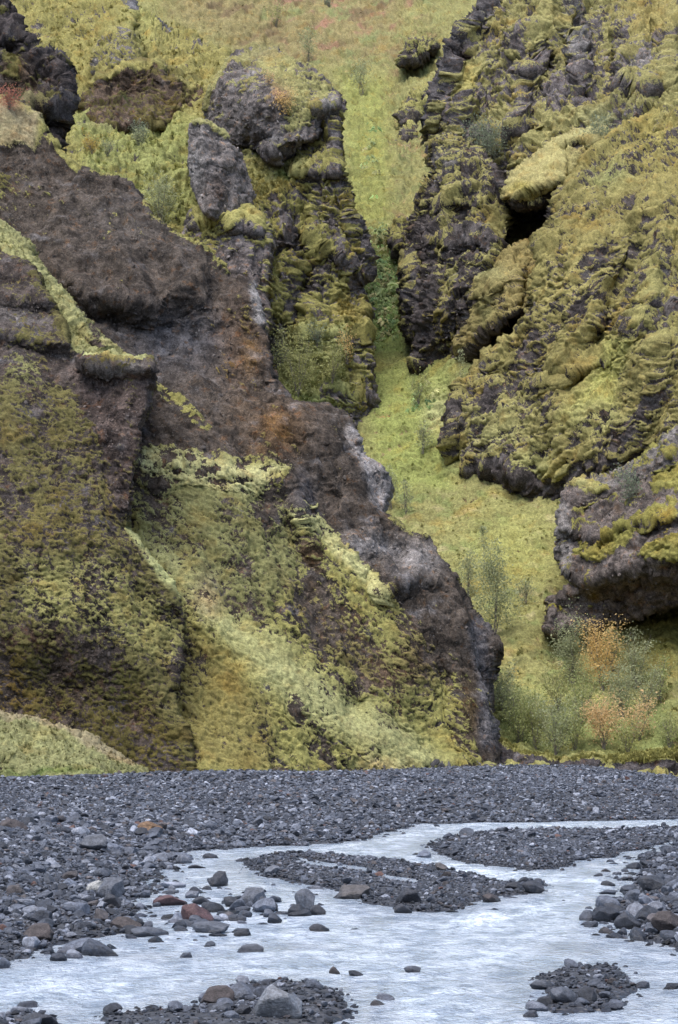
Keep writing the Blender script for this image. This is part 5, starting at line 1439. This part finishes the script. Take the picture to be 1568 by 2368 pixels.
def shrub(layer, px, py, hpx, wpx, leaf, label, dens=1.0, form='bush', name='birch_shrub', cat='shrub', seed=None, lift=0.0):
    r = np.random.default_rng(seed if seed is not None else int(px * 7 + py))
    b = surf(layer, px, py)
    s = b[1] / FOC
    H, W = hpx * s * 1.08, wpx * s * 1.1
    root = bpy.data.objects.new(name, None)
    COL.objects.link(root)
    root.empty_display_size = .2
    root.location = (b[0], b[1] - .15, b[2] - .1)
    tag(root, label, cat, 'shrubs on the slopes')
    sv, sf, tips = [], [], []
    ns = 8 if form == 'bush' else 1 if form == 'sapling' else 5

    def tube(pts, r0, r1):
        n0 = len(sv)
        for i, p in enumerate(pts):
            rr = r0 + (r1 - r0) * i / (len(pts) - 1)
            for k in range(4):
                a = k * math.pi / 2
                sv.append((p[0] + rr * math.cos(a), p[1] + rr * math.sin(a), p[2]))
        for i in range(len(pts) - 1):
            for k in range(4):
                a, c = n0 + i * 4 + k, n0 + i * 4 + (k + 1) % 4
                sf.append((a, c, c + 4, a + 4))
    for i in range(ns):
        ang = r.uniform(0, 6.283)
        sp = 0 if form == 'sapling' else r.uniform(.1, .45) * W
        hh = H * (r.uniform(.6, 1.0) if ns > 1 else 1.0)
        if form == 'spire':
            sp *= .3
        pts = []
        for j in range(7):
            t = j / 6
            pts.append(np.array([math.cos(ang) * sp * t**1.3 + r.normal(0, .02) * H, math.sin(ang) * sp * t**1.3 + r.normal(0, .02) * H, hh * t]))
        tube(pts, .009 * H**.7 + .004, .004)
        nb = 11 if form == 'bush' else 16
        for j in range(nb):
            t = r.uniform(.04, .98)
            k = min(5, int(t * 6))
            p0 = pts[k] + (pts[k + 1] - pts[k]) * (t * 6 - k)
            a2 = r.uniform(0, 6.283)
            prof = {'bush': (1 - .6 * t) * .36, 'spire': .62 * (1 - t)**.8 + .05, 'sapling': .55 * (1 - t)**.8 + .06}[form]
            ln = W * prof * r.uniform(.5, 1.0)
            upw = ln * r.uniform(.7, 1.9)
            e = p0 + np.array([math.cos(a2) * ln, math.sin(a2) * ln, upw])
            tube([p0, (p0 + e) / 2 + r.normal(0, .03, 3) * ln, e], .005, .003)
            tips.append((p0, e))
    link('stem', mesh_np('stem', np.array(sv), [np.array(sf)], M_BARK), root)
    area = hpx * wpx
    nl = int(np.clip(area * .18 * dens, 160, 5000))
    ti = r.integers(0, len(tips), nl)
    p0 = np.array([tips[i][0] for i in ti])
    p1 = np.array([tips[i][1] for i in ti])
    t = r.beta(1.6, 1.0, nl)[:, None]
    c = p0 + (p1 - p0) * t + r.normal(0, .085 * W + .03, (nl, 3)) * np.array([1, 1, .8])
    c[:, 2] = np.maximum(c[:, 2], .03 * H)
    sz = .056 * r.lognormal(0, .3, nl) * (b[1] / 130)**.7
    a = r.normal(0, 1, (nl, 3))
    a /= np.linalg.norm(a, axis=1, keepdims=True)
    bb = np.cross(a, r.normal(0, 1, (nl, 3)))
    bb /= np.linalg.norm(bb, axis=1, keepdims=True)
    a, bb = a * sz[:, None], bb * sz[:, None] * .7
    v = np.stack([c - a, c + bb, c + a, c - bb], 1).reshape(-1, 3)
    f = np.arange(nl * 4).reshape(-1, 4)
    lv = np.repeat(np.clip(r.normal(.5, .28, nl), 0, 1), 4)
    link('crown', mesh_np('crown', v, [f], LEAF[leaf], True, {'leafv': lv}), root)
    return root


SH = [
    ('hillside', 1148, 1496, 215, 110, 'sage', 'tall grey green willow rising behind the end of the dark cliff', 1.0, 'spire'),
    ('hillside', 1325, 1600, 165, 95, 'sage', 'grey green shrub left of the big orange birch', 1.0, 'bush'),
    ('hillside', 1392, 1612, 160, 115, 'orange', 'big orange autumn birch below the undercut crag', .95, 'bush'),
    ('hillside', 1470, 1610, 130, 90, 'sage', 'grey green shrub right of the big orange birch', .9, 'bush'),
    ('hillside', 1395, 1748, 120, 130, 'pink', 'pale orange birch just above the gravel', .9, 'bush'),
    ('hillside', 1478, 1725, 95, 100, 'pink', 'smaller orange birch to the right of the pale orange one', .6, 'bush'),
    ('hillside', 1200, 1745, 130, 120, 'green', 'green shrub standing over the eroded cut bank', .9, 'bush'),
    ('hillside', 1285, 1760, 120, 120, 'sage', 'sage coloured shrub between the green and the pale orange ones', .9, 'bush'),
    ('hillside', 1165, 1660, 110, 70, 'sage', 'shrub half hidden behind the foot of the dark cliff', .9, 'bush'),
    ('hillside', 1345, 1690, 100, 120, 'green', 'green shrub between the two orange birches', .8, 'bush'),
    ('hillside', 1440, 1680, 110, 110, 'sage', 'grey green shrub in the middle of the meadow thicket', .8, 'bush'),
    ('hillside', 1530, 1640, 110, 70, 'green', 'slim green shrub near the right edge of the meadow', .6, 'bush'),
    ('hillside', 1545, 1745, 80, 80, 'green', 'low green shrub at the right edge above the gravel', .6, 'bush'),
    ('hillside', 1416, 1450, 92, 42, 'lime', 'pale lime sapling in front of the undercut crag', .9, 'spire'),
    ('hillside', 1330, 1462, 50, 40, 'grey', 'small grey shrub at the foot of the undercut crag', .9, 'bush'),
    ('rock_flank', 690, 935, 150, 150, 'lime', 'yellow green birch thicket in the hollow behind the dark cliff', .6, 'bush'),
    ('rock_flank', 645, 880, 110, 60, 'sage', 'sage shrub at the left of the birch thicket', .5, 'bush'),
    ('rock_flank', 760, 900, 90, 70, 'lime', 'pale shrub at the right of the birch thicket', .8, 'bush'),
    ('rock_flank', 785, 852, 80, 46, 'orange', 'small orange shrub on the rock flank', .7, 'bush'),
    ('rock_flank', 735, 800, 60, 50, 'grey', 'grey shrub above the birch thicket', .8, 'bush'),
    ('hillside', 905, 1195, 110, 46, 'sage', 'slender sapling peeking over the cliff crest', .6, 'spire'),
    ('hillside', 940, 1200, 90, 40, 'sage', 'second slender sapling beside the cliff crest', .5, 'spire'),
    ('hillside', 985, 1060, 80, 44, 'sage', 'thin sapling in the middle of the grassy gully', .5, 'spire'),
    ('hillside', 975, 945, 70, 70, 'green', 'bright green low bush in the gully', .4, 'bush'),
    ('hillside', 1070, 905, 90, 30, 'sage', 'thin sapling beside the mossy nose of the right cliff', .5, 'sapling'),
    ('mossy_cliff', 1150, 395, 105, 115, 'grey', 'dense grey green bush left of the cave', 1.25, 'bush'),
    ('mossy_cliff', 1405, 400, 120, 105, 'grey', 'grey green bush above the cave to the right', 1.0, 'bush'),
    ('mossy_cliff', 1340, 520, 105, 105, 'gold', 'golden orange bush right of the cave', 1.0, 'bush'),
    ('mossy_cliff', 1152, 922, 46, 66, 'pink', 'small orange shrub on the mossy nose', .9, 'bush'),
    ('mossy_cliff', 1172, 968, 46, 60, 'grey', 'grey green shrub under the small orange one', 1.0, 'bush'),
    ('mossy_cliff', 1548, 930, 110, 46, 'pink', 'orange shrub cut by the right frame edge', .6, 'bush'),
    ('mossy_cliff', 1540, 940, 50, 60, 'grey', 'grey green shrub below the orange one at the right edge', .8, 'bush'),
    ('mossy_cliff', 1282, 1125, 80, 34, 'sage', 'thin sapling at the foot of the big mossy cliff', .6, 'spire'),
    ('rock_crag', 1462, 1172, 75, 80, 'grey', 'grey green bush growing on the undercut crag', .9, 'bush'),
    ('mossy_cliff', 1470, 1070, 70, 36, 'sage', 'slim sapling behind the crest of the undercut crag', .6, 'spire'),
    ('hillside', 838, 236, 100, 56, 'sage', 'grey green sapling on the slope right of the tower', .8, 'spire'),
    ('hillside', 715, 150, 90, 60, 'sage', 'pale green sapling on the heath above the tower', .7, 'spire'),
    ('hillside', 640, 70, 56, 60, 'green', 'pale green bush high on the heath', .7, 'bush'),
    ('hillside', 760, 26, 40, 46, 'grey', 'grey green bush at the top of the heath', .8, 'bush'),
    ('mossy_knoll', 368, 530, 115, 95, 'sage', 'wide grey green willow below the hollowed rock face', 1.0, 'bush'),
    ('mossy_knoll', 322, 345, 60, 60, 'grey', 'grey shrub at the foot of the hollowed rock face', .9, 'bush'),
    ('mossy_knoll', 320, 365, 40, 46, 'sage', 'small bluish shrub in front of the grey one', 1.0, 'bush'),
    ('mossy_knoll', 212, 380, 44, 50, 'gold', 'small golden shrub on the left knoll', .8, 'bush'),
    ('mossy_knoll', 245, 390, 40, 40, 'sage', 'small sage shrub beside the golden one', .8, 'bush'),
    ('rock_tower', 655, 268, 66, 66, 'orange', 'orange shrub on the shoulder of the tower', .8, 'bush'),
    ('rock_tower', 622, 205, 40, 34, 'pink', 'small reddish shrub above the orange one on the tower', .6, 'bush'),
    ('dark_cliff', 25, 275, 46, 80, 'red', 'red heath shrub on the ledge at the upper left edge', .9, 'bush'),
    ('hillside', 1180, 1700, 90, 80, 'sage', 'pale shrub directly right of the cliff foot', .8, 'bush'),
    ('hillside', 1240, 1750, 90, 90, 'lime', 'pale lime shrub behind the cut bank', .7, 'bush'),
    ('hillside', 1330, 1752, 90, 100, 'green', 'green shrub left of the pale orange birch by the gravel', .7, 'bush'),
    ('hillside', 1450, 1755, 80, 90, 'lime', 'pale lime shrub right of the pale orange birch by the gravel', .7, 'bush'),
    ('hillside', 1500, 1670, 90, 80, 'sage', 'sage shrub near the right end of the thicket', .7, 'bush'),
    ('hillside', 1290, 1660, 90, 90, 'lime', 'lime shrub left of the thicket centre', .6, 'bush'),
    ('hillside', 1420, 1560, 100, 60, 'lime', 'lime shrub close behind the big orange birch', .7, 'bush'),
    ('hillside', 1240, 1690, 60, 80, 'green', 'low green bush in the meadow centre', .6, 'bush'),
    ('hillside', 1220, 1420, 60, 60, 'sage', 'small sapling right of the tall willow', .5, 'spire'),
    ('hillside', 1085, 1400, 120, 60, 'sage', 'faint sapling over the crest of the dark cliff', .6, 'spire'),
    ('hillside', 1120, 1330, 100, 30, 'sage', 'thin stem behind the tall willow', .5, 'sapling'),
]
for s_ in SH:
    shrub(*s_)

# broad leaved herbs in the wet part of the gully
pix, Vh, Nh = LAYERS['hillside']
m = spot(890, 690, 60, 120)(pix[:, 0], pix[:, 1]) + .3 * spot(985, 930, 60, 80)(pix[:, 0], pix[:, 1]) + .25 * spot(860, 380, 40, 160)(pix[:, 0], pix[:, 1])
pr = np.clip(m - .15, 0, 1)
pr[(pix[:, 1] < 180)] = 0
k = RNG.choice(len(pix), 900, p=pr / pr.sum())
hc = 1.0 * np.array([(.34, .46, .21), (.42, .5, .26), (.5, .5, .27), (.56, .53, .32), (.25, .38, .2)])[RNG.choice(5, 900, p=[.3, .3, .2, .1, .1])] * RNG.lognormal(0, .2, (900, 1))
scatter('herbs', Vh[k] + RNG.normal(0, .15, (900, 3)), Nh[k], .36 * RNG.lognormal(0, .35, 900), hc, LEAFS, hillside, upright=.15)
print('  done %.1fs' % (time.time() - T0))
